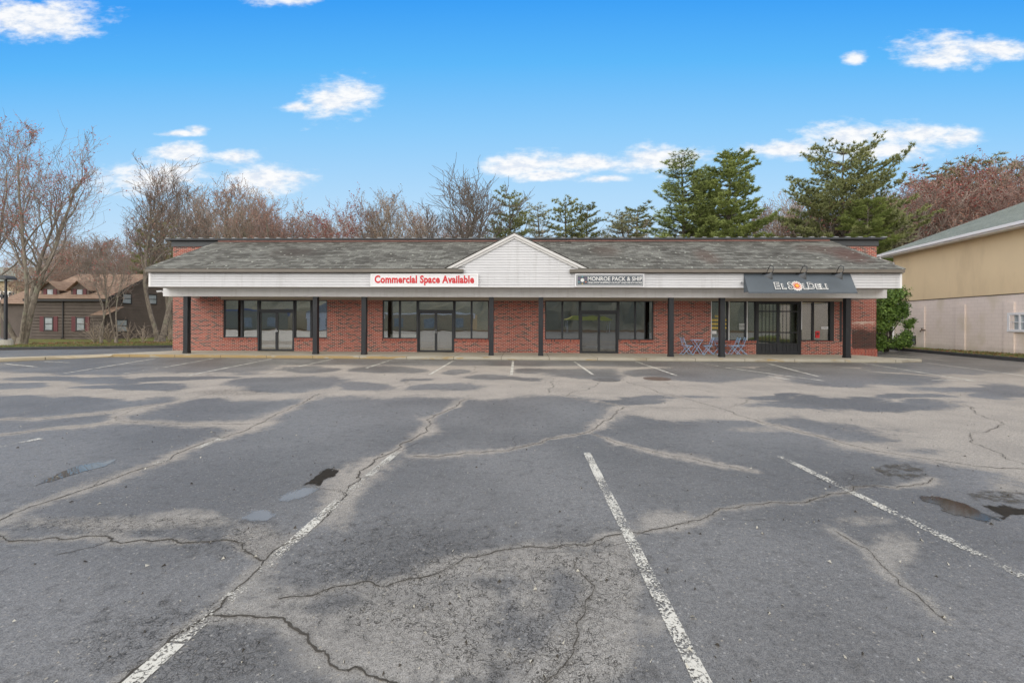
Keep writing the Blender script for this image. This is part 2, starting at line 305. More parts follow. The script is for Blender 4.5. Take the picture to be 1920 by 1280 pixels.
# children of a moved Empty are modelled in world coordinates: see link() (parent inverse undoes the Empty's own offset)
def text_mesh(body, size, offset=0.0, extrude=0.004, shear=0.0, width=None, spacing=1.0):
    cu = bpy.data.curves.new('lettering', 'FONT'); cu.body = body; cu.size = size; cu.offset = offset; cu.extrude = extrude; cu.shear = shear
    cu.align_x = 'CENTER'; cu.align_y = 'CENTER'; cu.resolution_u = 3; cu.space_character = spacing
    o = bpy.data.objects.new('lettering', cu); COL.objects.link(o); bpy.context.view_layer.update()
    me = bpy.data.meshes.new_from_object(o.evaluated_get(bpy.context.evaluated_depsgraph_get()))
    bpy.data.objects.remove(o); bpy.data.curves.remove(cu)
    n = len(me.vertices); co = np.empty(n * 3, dtype=np.float32); me.vertices.foreach_get('co', co); co = co.reshape(-1, 3)
    co[:, 0] -= (co[:, 0].min() + co[:, 0].max()) / 2; co[:, 1] -= (co[:, 1].min() + co[:, 1].max()) / 2
    if width: co[:, 0] *= width / (co[:, 0].max() - co[:, 0].min())
    return me, co
def put_text(name, parent, body, size, c, material, u=(1, 0, 0), v=(0, 0, 1), **kw):
    me, co = text_mesh(body, size, **kw); u = np.array(u); v = np.array(v); w = np.cross(u, v)
    out = np.array(c) + co[:, :1] * u + co[:, 1:2] * v + co[:, 2:] * w
    me.vertices.foreach_set('co', out.astype(np.float32).ravel()); me.materials.clear(); me.materials.append(material); me.name = name; me.update()
    return link(name, me, parent)

# ------------------------------------------------------------------ the ground
YW, YP, YS, YK = 21.4, 19.45, 18.52, 18.7          # wall, post front, siding front, kerb front
FZ = 0.13
CR_L = lambda pts: [(x / 2, 660 + y / 2) for x, y in pts]
CR_R = lambda pts: [(960 + x / 2, 660 + y / 2) for x, y in pts]
cracks = [  # (pixels, half width m, pale halo width m)
    (CR_L([(-200, 720), (0, 630), (150, 570), (330, 510), (520, 440), (640, 395), (740, 350), (830, 325), (930, 290), (980, 265), (1070, 220), (1170, 170), (1200, 155)]), 0.013, 0.26),
    (CR_L([(380, 1300), (450, 1240), (600, 1130), (700, 1040), (790, 980), (850, 920), (920, 860), (985, 790), (1010, 760), (1100, 700), (1180, 650), (1290, 545), (1310, 500), (1380, 430), (1480, 370), (1560, 320), (1600, 280), (1600, 255), (1650, 230), (1720, 195), (1775, 170)]), 0.017, 0.26),
    (CR_L([(-200, 680), (0, 685), (200, 695), (410, 692), (440, 712), (600, 705), (680, 718), (830, 703), (890, 712), (920, 745), (990, 780)]), 0.014, 0.10),
    (CR_L([(790, 980), (860, 990), (950, 990), (1060, 995), (1110, 1040), (1160, 1090), (1220, 1120), (1270, 1190), (1350, 1185), (1400, 1215), (1460, 1235), (1560, 1300)]), 0.014, 0.10),
    (CR_L([(1040, 925), (1190, 905), (1300, 875), (1390, 860), (1440, 880), (1530, 850), (1620, 835), (1700, 800), (1760, 770), (1850, 750), (1920, 738)]) +
     CR_R([(150, 735), (200, 720), (270, 727), (350, 690), (420, 672), (560, 660), (660, 640), (740, 610), (780, 585), (870, 572), (960, 565), (1050, 565), (1130, 553), (1200, 530), (1275, 522), (1330, 502), (1420, 508), (1500, 500), (1560, 490), (1580, 470)]), 0.009, 0.10),
    (CR_L([(1550, 390), (1700, 383), (1800, 378), (1920, 365)]) + CR_R([(60, 350), (130, 328), (200, 315), (290, 298), (340, 260), (390, 230), (420, 205)]), 0.011, 0.24),
    (CR_R([(290, 300), (370, 330), (480, 360), (560, 380), (700, 405), (850, 435), (920, 450)]), 0.006, 0.16),
    (CR_R([(430, 110), (540, 145), (620, 165), (680, 183), (760, 205), (830, 228), (930, 262), (1050, 290), (1150, 315), (1240, 340), (1330, 362), (1430, 380), (1540, 397), (1640, 412), (1760, 430), (1900, 435), (2050, 450)]), 0.010, 0.25),
    (CR_R([(230, 780), (260, 830), (310, 875), (300, 910), (275, 940), (265, 990), (240, 1020), (235, 1090), (190, 1180), (120, 1240), (60, 1290)]), 0.006, 0.10),
    (CR_R([(1210, 670), (1260, 700), (1330, 735), (1360, 770), (1410, 820), (1450, 870), (1520, 910), (1560, 950), (1630, 1010)]), 0.006, 0.09),
    (CR_R([(155, 108), (155, 125), (138, 155)]), 0.008, 0.05),
    (CR_R([(330, 112), (310, 130), (215, 155), (200, 165), (320, 185), (420, 205), (560, 210), (760, 213)]), 0.007, 0.05),
    (CR_R([(1690, 195), (1740, 230), (1790, 250), (1840, 262), (1790, 295), (1720, 315), (1780, 360), (1850, 400), (1920, 420)]), 0.008, 0.3),
    (CR_R([(540, 108), (620, 130), (900, 175), (820, 205)]), 0.006, 0.05),
    (CR_L([(980, 268), (800, 268), (600, 265), (440, 257), (500, 215)]), 0.007, 0.18),
    (CR_L([(0, 252), (200, 245), (440, 222), (640, 190), (880, 135)]), 0.007, 0.4),
    (CR_L([(1780, 50), (1765, 85), (1700, 100)]), 0.006, 0.03), (CR_L([(1560, 95), (1530, 108), (1480, 130), (1440, 138)]), 0.006, 0.03),
    (CR_L([(0, 310), (160, 290), (420, 262)]), 0.006, 0.2),
]
rng = random.Random(5)
def jag(pts, step, amp):
    out = [pts[0]]
    def sub(a, b_, k):
        L = (b_ - a).length
        if L < max(step, .0035 * a.y) or k == 0: out.append(b_); return
        d = b_ - a; nrm = Vector((-d.y, d.x, 0)).normalized(); m = a.lerp(b_, rng.uniform(.38, .62)) + nrm * rng.gauss(0, amp) * min(L, .9); sub(a, m, k - 1); sub(m, b_, k - 1)
    for a, b_ in zip(pts, pts[1:]): sub(a, b_, 9)
    return out
crw = []
for pts, hw, halo in cracks:
    p3 = [PZ(x, y) for x, y in pts]; q = jag(p3, 0.03, 0.085); crw.append((q, hw, halo))
    k = 0
    while k < len(q) - 2:                                                 # hairline side branches
        k += rng.randrange(25, 120)
        if k >= len(q) - 2: break
        d = (q[k + 1] - q[k]); d.rotate(Matrix.Rotation(rng.choice((-1, 1)) * rng.uniform(.4, 1.3), 3, 'Z')); d.normalize(); L = rng.uniform(.12, .6)
        crw.append((jag([q[k], q[k] + d * L * .5, q[k] + d * L + Vector((rng.uniform(-.1, .1), rng.uniform(-.1, .1), 0))], 0.03, 0.11), hw * .45, 0))

def vnoise(x, y, sc, seed=0, octs=4):
    out = 0; amp = 1; tot = 0
    for o in range(octs):
        X_, Y_ = x * sc, y * sc; i, j = np.floor(X_).astype(np.int64), np.floor(Y_).astype(np.int64); fx, fy = X_ - i, Y_ - j; fx = fx * fx * (3 - 2 * fx); fy = fy * fy * (3 - 2 * fy)
        h = lambda a, b: ((np.sin(a * 127.1 + b * 311.7 + seed * 17.3 + o * 5.1) * 43758.5453) % 1.0)
        out = out + amp * ((h(i, j) * (1 - fx) + h(i + 1, j) * fx) * (1 - fy) + (h(i, j + 1) * (1 - fx) + h(i + 1, j + 1) * fx) * fy); tot += amp; amp *= .55; sc *= 2.1
    return out / tot - .5
def sigm(x): return 1 / (1 + np.exp(-np.clip(x, -30, 30)))
def lot():
    xs = list(np.arange(0, 3.2, 0.045)); st = 0.045
    while xs[-1] < 30: st = min(st * 1.012, 0.2); xs.append(xs[-1] + st)
    while xs[-1] < 75: st *= 1.3; xs.append(xs[-1] + st)
    xs = np.array([-x for x in xs[:0:-1]] + xs)
    ys = [-30, -20, -12, -8, -5, -3, -1.5, -.5, .3] + list(np.arange(0.9, 4.5, 0.045)); st = 0.045
    while ys[-1] < 21: st = min(st * 1.012, 0.11); ys.append(ys[-1] + st)
    while ys[-1] < 60: st *= 1.3; ys.append(ys[-1] + st)
    ys = np.array(ys); X, Y = np.meshgrid(xs, ys); nx, ny = len(xs), len(ys)
    P = np.stack([X, Y, np.zeros_like(X)], -1).reshape(-1, 3)
    D = P - np.array(CP); zc = D @ np.array(FW); ok = zc > 0.6; zc2 = np.where(ok, zc, 0.6)
    px = 960 + FPX * (D @ np.array(RT)) / zc2; py = YH - FPX * (D @ np.array(UP)) / zc2
    py = np.where(ok, py, 2500)
    gx, gy = P[:, 0], P[:, 1]; rxp, ryp = px, py; sc_ = np.clip(FPX / zc2, 10, 500)
    px = px + sc_ * 1.5 * vnoise(gx, gy, .55, 1); py = py + (py - YH) / np.clip(zc2, .6, 99) * 1.7 * vnoise(gx, gy, .6, 2)
    bx = [-400, 0, 200, 320, 480, 560, 640, 780, 860, 900, 1000, 1130, 1170, 1250, 1400, 1500, 1600, 1700, 1800, 1920, 2300]
    by = [740, 738, 747, 738, 753, 750, 747, 744, 747, 752, 745, 757, 768, 786, 782, 782, 800, 815, 832, 880, 900]
    yb = np.interp(px, bx, by); depth_soft = np.interp(py, [700, 800, 1000], [5, 14, 40])
    wet = sigm((py - yb) / depth_soft * 2.2)
    ell = [(95, 709, 90, 5), (20, 721, 60, 4), (190, 712, 90, 6), (310, 708, 65, 4), (195, 724, 65, 4), (280, 722, 70, 6), (390, 707, 62, 4), (30, 742, 45, 3), (130, 746, 120, 5), (200, 756, 150, 12), (60, 770, 120, 9),
           (540, 718, 112, 12), (595, 693, 58, 6), (730, 694, 58, 8), (700, 724, 58, 8), (850, 697, 24, 5), (850, 728, 65, 7), (925, 707, 50, 5), (800, 712, 30, 3), (350, 757, 110, 16), (1050, 771, 130, 30), (650, 775, 150, 30),
           (1100, 700, 80, 11), (1010, 696, 40, 4), (975, 712, 28, 4), (1335, 700, 125, 15), (1240, 698, 60, 6), (1190, 752, 70, 7), (1530, 698, 100, 10), (1610, 711, 150, 12), (1480, 690, 45, 6), (1810, 728, 120, 8), (1880, 740, 70, 9), (1540, 752, 120, 9),
           (1590, 760, 190, 9), (1250, 742, 90, 5), (1440, 742, 60, 4), (1700, 745, 80, 5), (1660, 690, 60, 7), (150, 690, 190, 12), (400, 688, 130, 13), (1800, 690, 140, 12), (1820, 665, 140, 14), (150, 662, 330, 5), (80, 1000, 400, 120)]
    for cx, cy, rx, ry in ell:
        e = 1 - np.sqrt(((px - cx) / rx) ** 2 + ((py - cy) / ry) ** 2); wet = np.maximum(wet, sigm(e * 7))
    px, py = rxp, ryp
    kl = 676 + .0045 * (px - 960) + 3 * vnoise(gx, gy, .5, 4)                                           # damp band along the kerb
    wet = np.maximum(wet, sigm((kl + 10 - py) / 1.3) * 1.0)
    dry = [(1150, 1060, 55, 60), (1150, 1140, 50, 80), (1110, 1220, 80, 60), (1060, 1250, 90, 40), (700, 1200, 140, 60), (860, 1230, 100, 50), (1040, 1050, 80, 16), (880, 1130, 60, 40), (1230, 1170, 25, 20), (480, 1010, 60, 26), (230, 980, 230, 14), (360, 965, 60, 12), (640, 950, 30, 60), (1680, 1030, 50, 40), (1250, 975, 60, 22), (900, 1060, 120, 22), (780, 1150, 130, 60), (1000, 1110, 40, 60), (1260, 980, 60, 14), (1620, 975, 60, 10), (560, 1160, 60, 12), (1660, 835, 90, 8), (1850, 860, 110, 16), (1320, 775, 140, 10), (1420, 805, 60, 6)]
    for cx, cy, rx, ry in dry:
        e = 1 - np.sqrt(((px - cx) / rx) ** 2 + ((py - cy) / ry) ** 2); wet = wet * (1 - 0.62 * sigm(e * 5))
    alli = np.zeros(len(P))
    for cx, cy, rx, ry in [(760, 1090, 260, 130), (950, 1190, 230, 110), (1090, 1090, 160, 110), (430, 1010, 140, 40), (330, 1210, 230, 90), (1080, 1250, 150, 60), (250, 985, 260, 20), (440, 735, 90, 6), (1600, 900, 80, 20)]:
        e = 1 - np.sqrt(((px - cx) / rx) ** 2 + ((py - cy) / ry) ** 2); alli = np.maximum(alli, sigm(e * 4))
    dmin = np.full(len(P), 9.0); XY = P[:, :2]
    for pts, hw, halo in crw:
        if halo == 0: continue
        q = np.array([(p.x, p.y) for p in pts]); q = q[::4] if len(q) > 8 else q
        lo, hi = q.min(0) - 1.2, q.max(0) + 1.2
        ix = np.where((XY[:, 0] > lo[0]) & (XY[:, 0] < hi[0]) & (XY[:, 1] > lo[1]) & (XY[:, 1] < hi[1]))[0]
        if len(ix) == 0: continue
        sub = XY[ix]; dd = np.full(len(ix), 9.0)
        for a, b in zip(q, q[1:]):
            ab = b - a; L2 = max(ab @ ab, 1e-9); t = np.clip(((sub - a) @ ab) / L2, 0, 1); dd = np.minimum(dd, np.hypot(*(sub - a - t[:, None] * ab).T))
        hv = halo * 1.25 * (0.75 + 2.2 * vnoise(sub[:, 0], sub[:, 1], .9, 7)); wet[ix] *= 1 - 0.72 * np.exp(-(dd / np.maximum(hv, .02)) ** 1.5 * 1.2)
        dmin[ix] = np.minimum(dmin[ix], dd)
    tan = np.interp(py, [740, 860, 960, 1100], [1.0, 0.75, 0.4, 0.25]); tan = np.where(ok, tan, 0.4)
    me = bpy.data.meshes.new('parking_lot')
    idx = np.arange(nx * ny).reshape(ny, nx); q = np.stack([idx[:-1, :-1], idx[:-1, 1:], idx[1:, 1:], idx[1:, :-1]], -1).reshape(-1, 4)
    me.vertices.add(len(P)); me.vertices.foreach_set('co', P.astype(np.float32).ravel()); me.loops.add(q.size); me.loops.foreach_set('vertex_index', q.ravel().astype(np.int32))
    me.polygons.add(len(q)); me.polygons.foreach_set('loop_start', np.arange(0, q.size, 4, dtype=np.int32)); me.polygons.foreach_set('loop_total', np.full(len(q), 4, dtype=np.int32)); me.update()
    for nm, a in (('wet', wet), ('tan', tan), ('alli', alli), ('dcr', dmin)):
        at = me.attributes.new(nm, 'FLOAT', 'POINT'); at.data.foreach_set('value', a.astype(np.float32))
    return me
def asphalt():
    m = bpy.data.materials.new('old_asphalt'); m.use_nodes = True; nt = m.node_tree; b = nt.nodes['Principled BSDF']
    p = N(nt, 'ShaderNodeNewGeometry').outputs['Position']; A = lambda n: N(nt, 'ShaderNodeAttribute', attribute_name=n).outputs['Fac']
    n1 = NOISE(nt, p, 1.1, 6, 0.6); n2 = NOISE(nt, p, 9, 6, 0.68); n3 = NOISE(nt, p, 160, 3, 0.7); n4 = NOISE(nt, p, 0.35, 3)
    n5 = NOISE(nt, p, 34, 5, 0.75)
    nsum = MA(nt, 'ADD', MA(nt, 'MULTIPLY', MA(nt, 'SUBTRACT', n1, 0.5), 0.7), MA(nt, 'ADD', MA(nt, 'MULTIPLY', MA(nt, 'SUBTRACT', n2, 0.5), 1.1), MA(nt, 'ADD', MA(nt, 'MULTIPLY', MA(nt, 'SUBTRACT', n5, 0.5), 0.9), MA(nt, 'MULTIPLY', MA(nt, 'SUBTRACT', n3, 0.5), 0.8))))
    w = SS(nt, MA(nt, 'ADD', A('wet'), nsum), 0.27, 0.78)
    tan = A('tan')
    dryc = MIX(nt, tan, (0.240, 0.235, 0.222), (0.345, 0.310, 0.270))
    dryc = MIX(nt, SS(nt, n1, 0.35, 0.7), dryc, MIX(nt, 0.3, dryc, (0.16, 0.15, 0.14)))
    wetc = MIX(nt, SS(nt, n4, 0.38, 0.62), (0.126, 0.122, 0.117), (0.174, 0.169, 0.163))
    wetc = MIX(nt, MA(nt, 'MULTIPLY', SS(nt, n2, 0.5, 0.7), 0.6), wetc, (0.085, 0.080, 0.074))
    c = MIX(nt, w, dryc, wetc)
    # aggregate
    sp = MA(nt, 'MULTIPLY', SS(nt, n3, 0.30, 0.70, 0.50, 1.54), SS(nt, n5, 0.3, 0.7, 0.76, 1.24)); spc = N(nt, 'ShaderNodeCombineXYZ', {0: sp, 1: sp, 2: sp}).outputs[0]; c = MIX(nt, 1.0, c, spc, 'MULTIPLY')
    vo = N(nt, 'ShaderNodeTexVoronoi', {'Vector': p, 'Scale': 42.0}); vr = N(nt, 'ShaderNodeSeparateColor', {0: vo.outputs['Color']})
    peb = MA(nt, 'MULTIPLY', MA(nt, 'GREATER_THAN', vr.outputs[0], 0.86), SS(nt, vo.outputs['Distance'], 0.36, 0.2))
    c = MIX(nt, MA(nt, 'MULTIPLY', peb, 0.6), c, MIX(nt, vr.outputs[1], (0.40, 0.35, 0.27), (0.36, 0.36, 0.36)))
    vo2 = N(nt, 'ShaderNodeTexVoronoi', {'Vector': p, 'Scale': 90.0}); vr2 = N(nt, 'ShaderNodeSeparateColor', {0: vo2.outputs['Color']})
    pit = MA(nt, 'MULTIPLY', MA(nt, 'GREATER_THAN', vr2.outputs[0], 0.72), SS(nt, vo2.outputs['Distance'], 0.5, 0.25))
    c = MIX(nt, MA(nt, 'MULTIPLY', pit, 0.5), c, (0.03, 0.028, 0.027))
    # alligator cracking
    dv = N(nt, 'ShaderNodeVectorMath', {0: p, 1: N(nt, 'ShaderNodeTexNoise', {'Vector': p, 'Scale': 5.0, 'Detail': 4.0}).outputs['Color']}, operation='ADD').outputs[0]
    va = N(nt, 'ShaderNodeTexVoronoi', {'Vector': dv, 'Scale': 5.5}, feature='DISTANCE_TO_EDGE').outputs['Distance']
    vb = N(nt, 'ShaderNodeTexVoronoi', {'Vector': dv, 'Scale': 14.0}, feature='DISTANCE_TO_EDGE').outputs['Distance']
    al = A('alli')
    ak = MA(nt, 'MULTIPLY', MA(nt, 'MAXIMUM', SS(nt, MA(nt, 'ADD', va, MA(nt, 'MULTIPLY', n3, 0.03)), 0.052, 0.022), MA(nt, 'MULTIPLY', SS(nt, MA(nt, 'ADD', vb, MA(nt, 'MULTIPLY', n3, 0.06)), 0.080, 0.04), 0.75)), SS(nt, MA(nt, 'ADD', al, MA(nt, 'MULTIPLY', MA(nt, 'SUBTRACT', n2, 0.5), 1.6)), 0.45, 0.85))
    c = MIX(nt, MA(nt, 'MULTIPLY', ak, 0.85), c, (0.028, 0.025, 0.022))
    hal = SS(nt, MA(nt, 'ADD', A('dcr'), MA(nt, 'MULTIPLY', n2, 0.05)), 0.065, 0.02)
    c = MIX(nt, MA(nt, 'MULTIPLY', hal, 0.35), c, (0.07, 0.062, 0.05))
    nt.links.new(c, b.inputs['Base Color'])
    nt.links.new(MA(nt, 'ADD', MA(nt, 'MULTIPLY', w, -0.40), MA(nt, 'ADD', 0.88, MA(nt, 'MULTIPLY', MA(nt, 'SUBTRACT', n2, 0.5), 0.25))), b.inputs['Roughness'])
    nt.links.new(MA(nt, 'ADD', 0.13, MA(nt, 'MULTIPLY', w, 0.15)), b.inputs['Specular IOR Level'])
    h = MA(nt, 'ADD', MA(nt, 'MULTIPLY', n3, 0.5), MA(nt, 'SUBTRACT', MA(nt, 'MULTIPLY', vo.outputs['Distance'], -0.6), MA(nt, 'MULTIPLY', ak, 0.8)))
    bp = N(nt, 'ShaderNodeBump', {'Strength': 0.42, 'Distance': 0.010, 'Height': h}); nt.links.new(bp.outputs[0], b.inputs['Normal'])
    return m
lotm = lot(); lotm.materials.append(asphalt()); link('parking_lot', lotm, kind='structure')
# open cracks: ragged dark ribbons
M['crack'] = mat('crack_dirt', (0.052, 0.045, 0.036), 0.95, 0.4, 14)
mb = MB()
for pts, hw, halo in crw:
    prev = None; wv = .7
    for k, p in enumerate(pts):
        t = (pts[min(k + 1, len(pts) - 1)] - pts[max(k - 1, 0)]).normalized(); n = Vector((-t.y, t.x, 0)); far = 1 + max(0, p.y - 7) * 0.02
        wv = wv * .7 + .3 * rng.choice((.1, .5, .9, 1.4)); w1 = .66 * hw * wv * rng.uniform(0.3, 1.2) * far; w2 = .66 * hw * wv * rng.uniform(0.3, 1.2) * far
        if k in (0, len(pts) - 1): w1 = w2 = 0.001
        a, b_ = p + n * w1 + Vector((0, 0, 0.003)), p - n * w2 + Vector((0, 0, 0.003))
        if prev: mb.face([prev[0], prev[1], b_, a])
        prev = (a, b_)
mb.build('pavement_cracks', M['crack'], kind='structure')
# painted stall lines
def paint(name, wear):
    m = bpy.data.materials.new(name); m.use_nodes = True; nt = m.node_tree; b = nt.nodes['Principled BSDF']; p = N(nt, 'ShaderNodeNewGeometry').outputs['Position']
    n1 = NOISE(nt, p, 62, 5, 0.75); n2 = NOISE(nt, p, 3, 4)
    k = SS(nt, MA(nt, 'ADD', n1, MA(nt, 'MULTIPLY', MA(nt, 'SUBTRACT', n2, 0.5), 0.6)), wear - 0.03, wear + 0.03)
    b.inputs['Base Color'].default_value = (0.56, 0.54, 0.48, 1); b.inputs['Roughness'].default_value = 0.8
    tr = N(nt, 'ShaderNodeBsdfTransparent'); mx = N(nt, 'ShaderNodeMixShader', {0: k, 1: tr.outputs[0], 2: b.outputs[0]}); nt.links.new(mx.outputs[0], nt.nodes['Material Output'].inputs[0])
    return m
M['paint'] = paint('worn_paint', 0.515); M['paint_far'] = paint('fair_paint', 0.462); M['paint_faint'] = paint('faint_paint', 0.575); M['paint_thin'] = paint('thin_paint', 0.545)
def stall(pa, pb, m, w=0.092, taper=1.0):
    a, b_ = PZ(*pa), PZ(*pb); d = (b_ - a); n = Vector((-d.y, d.x, 0)).normalized() * w / 2; z = Vector((0, 0, 0.0045)); k = max(2, int(d.length / 0.25)); mb = MB(); pv = None
    for i in range(k + 1):
        c = a + d * i / k; e = rng.uniform(0.92, 1.06); q = (c + n * e + z, c - n * e + z)
        if pv: mb.face([pv[0], pv[1], q[1], q[0]])
        pv = q
    mb.build('stall_line', m, kind='structure')
for pa, pb, m in [((1100, 848), (1328, 1300), 'paint'), ((1463, 856), (2120, 1180), 'paint_thin'), ((748, 845), (690, 893), 'paint'), ((686, 897), (640, 935), 'paint_faint'), ((636, 938), (420, 1130), 'paint_thin'), ((400, 1145), (335, 1203), 'paint_faint'), ((330, 1207), (215, 1310), 'paint'), ((77, 822), (-90, 856), 'paint'), ((415, 822), (370, 840), 'paint'), ((330, 856), (280, 875), 'paint_faint'),
                  ((10, 682), (70, 688), 'paint_far'), ((82, 677.5), (130, 679.7), 'paint_far'), ((292, 672), (120, 700), 'paint_far'), ((400, 672), (320, 686.5), 'paint_far'), ((318, 687), (215, 703), 'paint_faint'), ((511, 672.5), (355, 703.5), 'paint_far'), ((624, 673), (560, 687), 'paint_far'), ((556, 688), (480, 706), 'paint_faint'), ((734, 674.3), (687, 690), 'paint_far'), ((851, 675.5), (805, 702.5), 'paint_far'), ((962, 675.8), (959, 703), 'paint_far'),
                  ((1077, 678), (1112, 702.5), 'paint_far'), ((1192, 677.5), (1270, 704.5), 'paint_far'), ((1310, 679), (1360, 689), 'paint_faint'), ((1360, 689), (1545, 714), 'paint_far'), ((1438, 681), (1535, 706), 'paint_far'), ((1610, 679.5), (1825, 714), 'paint_far'), ((1733, 679.5), (1925, 705), 'paint_far'), ((1662, 664.3), (1782, 677), 'paint_far'), ((1490, 680), (1650, 697), 'paint_faint'), ((1440, 705), (1482, 712), 'paint_far'), ((1747, 712.5), (1822, 713.5), 'paint_far'), ((1710, 707), (1910, 720), 'paint_faint')]:
    stall(pa, pb, M[m])
# puddles
def puddle(name, outline, m, label=None):
    pts = [PZ(x, y) for x, y in outline]; out = []; n = len(pts); c = sum(pts, Vector()) / n
    for k in range(n):
        a, b_ = pts[k], pts[(k + 1) % n]
        for j in range(5): out.append(a.lerp(b_, j / 5))
    mb = MB(); rings = [[c + (q - c) * f + Vector((0, 0, .0035)) for q in out] for f in (1.12, .85, .5)]; pe = []
    for i in range(2):
        for k in range(len(out)):
            j = (k + 1) % len(out); mb.face([rings[i][k], rings[i][j], rings[i + 1][j], rings[i + 1][k]]); pe += [(1, .5)[i], (1, .5)[i], (.5, 0)[i], (.5, 0)[i]]
    mb.face(rings[2]); pe += [0] * len(out); o = mb.build(name, m, kind='structure'); at = o.data.attributes.new('pe', 'FLOAT', 'POINT'); at.data.foreach_set('value', np.array(pe, dtype=np.float32)); return o
def rim(m, amp=2.0, lo=.68, hi=.48, top=1.0):
    nt = m.node_tree; b = nt.nodes['Principled BSDF']; p = N(nt, 'ShaderNodeNewGeometry').outputs['Position']; pe = N(nt, 'ShaderNodeAttribute', attribute_name='pe').outputs['Fac']
    k = SS(nt, MA(nt, 'ADD', pe, MA(nt, 'MULTIPLY', MA(nt, 'SUBTRACT', NOISE(nt, SCALEV(nt, p, (14, 6, 1)), 1.0, 6, .7), .5), amp)), lo, hi, 0.0, top)
    tr = N(nt, 'ShaderNodeBsdfTransparent'); mx = N(nt, 'ShaderNodeMixShader', {0: k, 1: tr.outputs[0], 2: b.outputs[0]}); nt.links.new(mx.outputs[0], nt.nodes['Material Output'].inputs[0]); return m
def water(name, col, rough=0.02, spec=0.5):
    m = mat(name, col, rough, 0.15, 3); b = m.node_tree.nodes['Principled BSDF']; b.inputs['IOR'].default_value = 1.33; b.inputs['Specular IOR Level'].default_value = spec; return m
M['water'] = rim(water('rain_water', (0.10, 0.095, 0.09))); M['damp'] = rim(water('thin_water', (0.25, 0.25, 0.255), 0.12, 0.35), 2.2, .75, .15, .7); M['mud'] = rim(water('brown_water', (0.046, 0.034, 0.025), 0.05, 0.4)); M['oil'] = rim(mat('wet_grit', (0.030, 0.025, 0.019), 0.85, 0.4, 20, spec=.12), 2.2, .7, .3, .92)
puddle('puddle', [(52, 915), (80, 902), (112, 884), (150, 871), (190, 865), (228, 859), (208, 872), (170, 881), (125, 893), (92, 905)], M['water'])
puddle('puddle', [(515, 935), (545, 920), (570, 913), (605, 914), (590, 925), (560, 938), (525, 942)], M['damp'])
puddle('puddle', [(445, 972), (470, 956), (505, 955), (520, 965), (505, 978), (470, 980)], M['damp'])
puddle('damp_stain', [(566, 911), (590, 893), (605, 880), (622, 876), (639, 880), (632, 892), (607, 900), (600, 912)], M['oil'])
puddle('puddle', [(1712, 930), (1740, 928), (1780, 935), (1815, 945), (1850, 962), (1888, 978), (1850, 980), (1805, 970), (1765, 958), (1760, 946), (1725, 938)], M['mud'])
puddle('damp_stain', [(1842, 948), (1880, 945), (1925, 955), (1960, 958), (1935, 965), (1895, 966), (1880, 976), (1860, 962)], M['oil'])
def grime(name, col):
    m = bpy.data.materials.new(name); m.use_nodes = True; nt = m.node_tree; b = nt.nodes['Principled BSDF']; p = N(nt, 'ShaderNodeNewGeometry').outputs['Position']
    b.inputs['Base Color'].default_value = (*col, 1); b.inputs['Roughness'].default_value = 0.7
    k = SS(nt, NOISE(nt, p, 9, 6, 0.75), 0.42, 0.6); pe = N(nt, 'ShaderNodeAttribute', attribute_name='pe').outputs['Fac']; tr = N(nt, 'ShaderNodeBsdfTransparent'); mx = N(nt, 'ShaderNodeMixShader', {0: MA(nt, 'MULTIPLY', MA(nt, 'MULTIPLY', k, 0.75), SS(nt, pe, 1.0, .2)), 1: tr.outputs[0], 2: b.outputs[0]}); nt.links.new(mx.outputs[0], nt.nodes['Material Output'].inputs[0]); return m
M['grime'] = grime('silt', (0.075, 0.062, 0.042))
puddle('damp_stain', [(1628, 880), (1660, 870), (1705, 868), (1735, 878), (1740, 892), (1700, 900), (1655, 892)], M['grime'])
puddle('damp_stain', [(1810, 925), (1860, 918), (1920, 922), (1935, 942), (1880, 945), (1830, 940)], M['grime'])
M['iron'] = mat('worn_iron', (0.12, 0.115, 0.11), 0.7, 0.3, 8)
# manhole covers
for x, y, r, m in ((1137, 712, 0.40, 'iron'), (1232, 710, 0.40, 'rust')):
    c = PZ(x, y); mb = MB(); mb.disc((c.x, c.y, 0.002), r, 28, 'z', 0.008); mb.disc((c.x, c.y, 0.0101), r * 0.86, 28, 'z', 0.006)
    for k in range(-3, 4): mb.box(c.x - r * 0.6, c.x + r * 0.6, c.y + k * r * .2 - .02, c.y + k * r * .2 + .02, 0.0162, 0.02)
    mb.build('manhole_cover', M[m], label=('dark round manhole cover set in the asphalt' if m == 'iron' else 'rusty round manhole cover set in the asphalt'), cat='manhole cover')

# wide ground, verges
def soil(name, a, b_, c, sc=2.0):
    m = bpy.data.materials.new(name); m.use_nodes = True; nt = m.node_tree; b = nt.nodes['Principled BSDF']; p = N(nt, 'ShaderNodeNewGeometry').outputs['Position']
    v = MA(nt, 'ADD', MA(nt, 'MULTIPLY', NOISE(nt, p, sc * 0.35, 4), 0.6), MA(nt, 'MULTIPLY', NOISE(nt, p, sc * 8, 5, 0.7), 0.5))
    nt.links.new(RAMP(nt, v, [(0.35, a), (0.52, b_), (0.68, c)]), b.inputs['Base Color']); b.inputs['Roughness'].default_value = 0.95; b.inputs['Specular IOR Level'].default_value = 0.1
    bp = N(nt, 'ShaderNodeBump', {'Strength': 0.8, 'Distance': 0.05, 'Height': NOISE(nt, p, sc * 12, 5, 0.7)}); nt.links.new(bp.outputs[0], b.inputs['Normal']); return m
M['litter'] = soil('leaf_litter', (0.10, 0.065, 0.04), (0.16, 0.11, 0.07), (0.21, 0.15, 0.10))
M['moss'] = soil('mossy_grass', (0.13, 0.075, 0.045), (0.14, 0.14, 0.05), (0.21, 0.24, 0.07), 1.6)
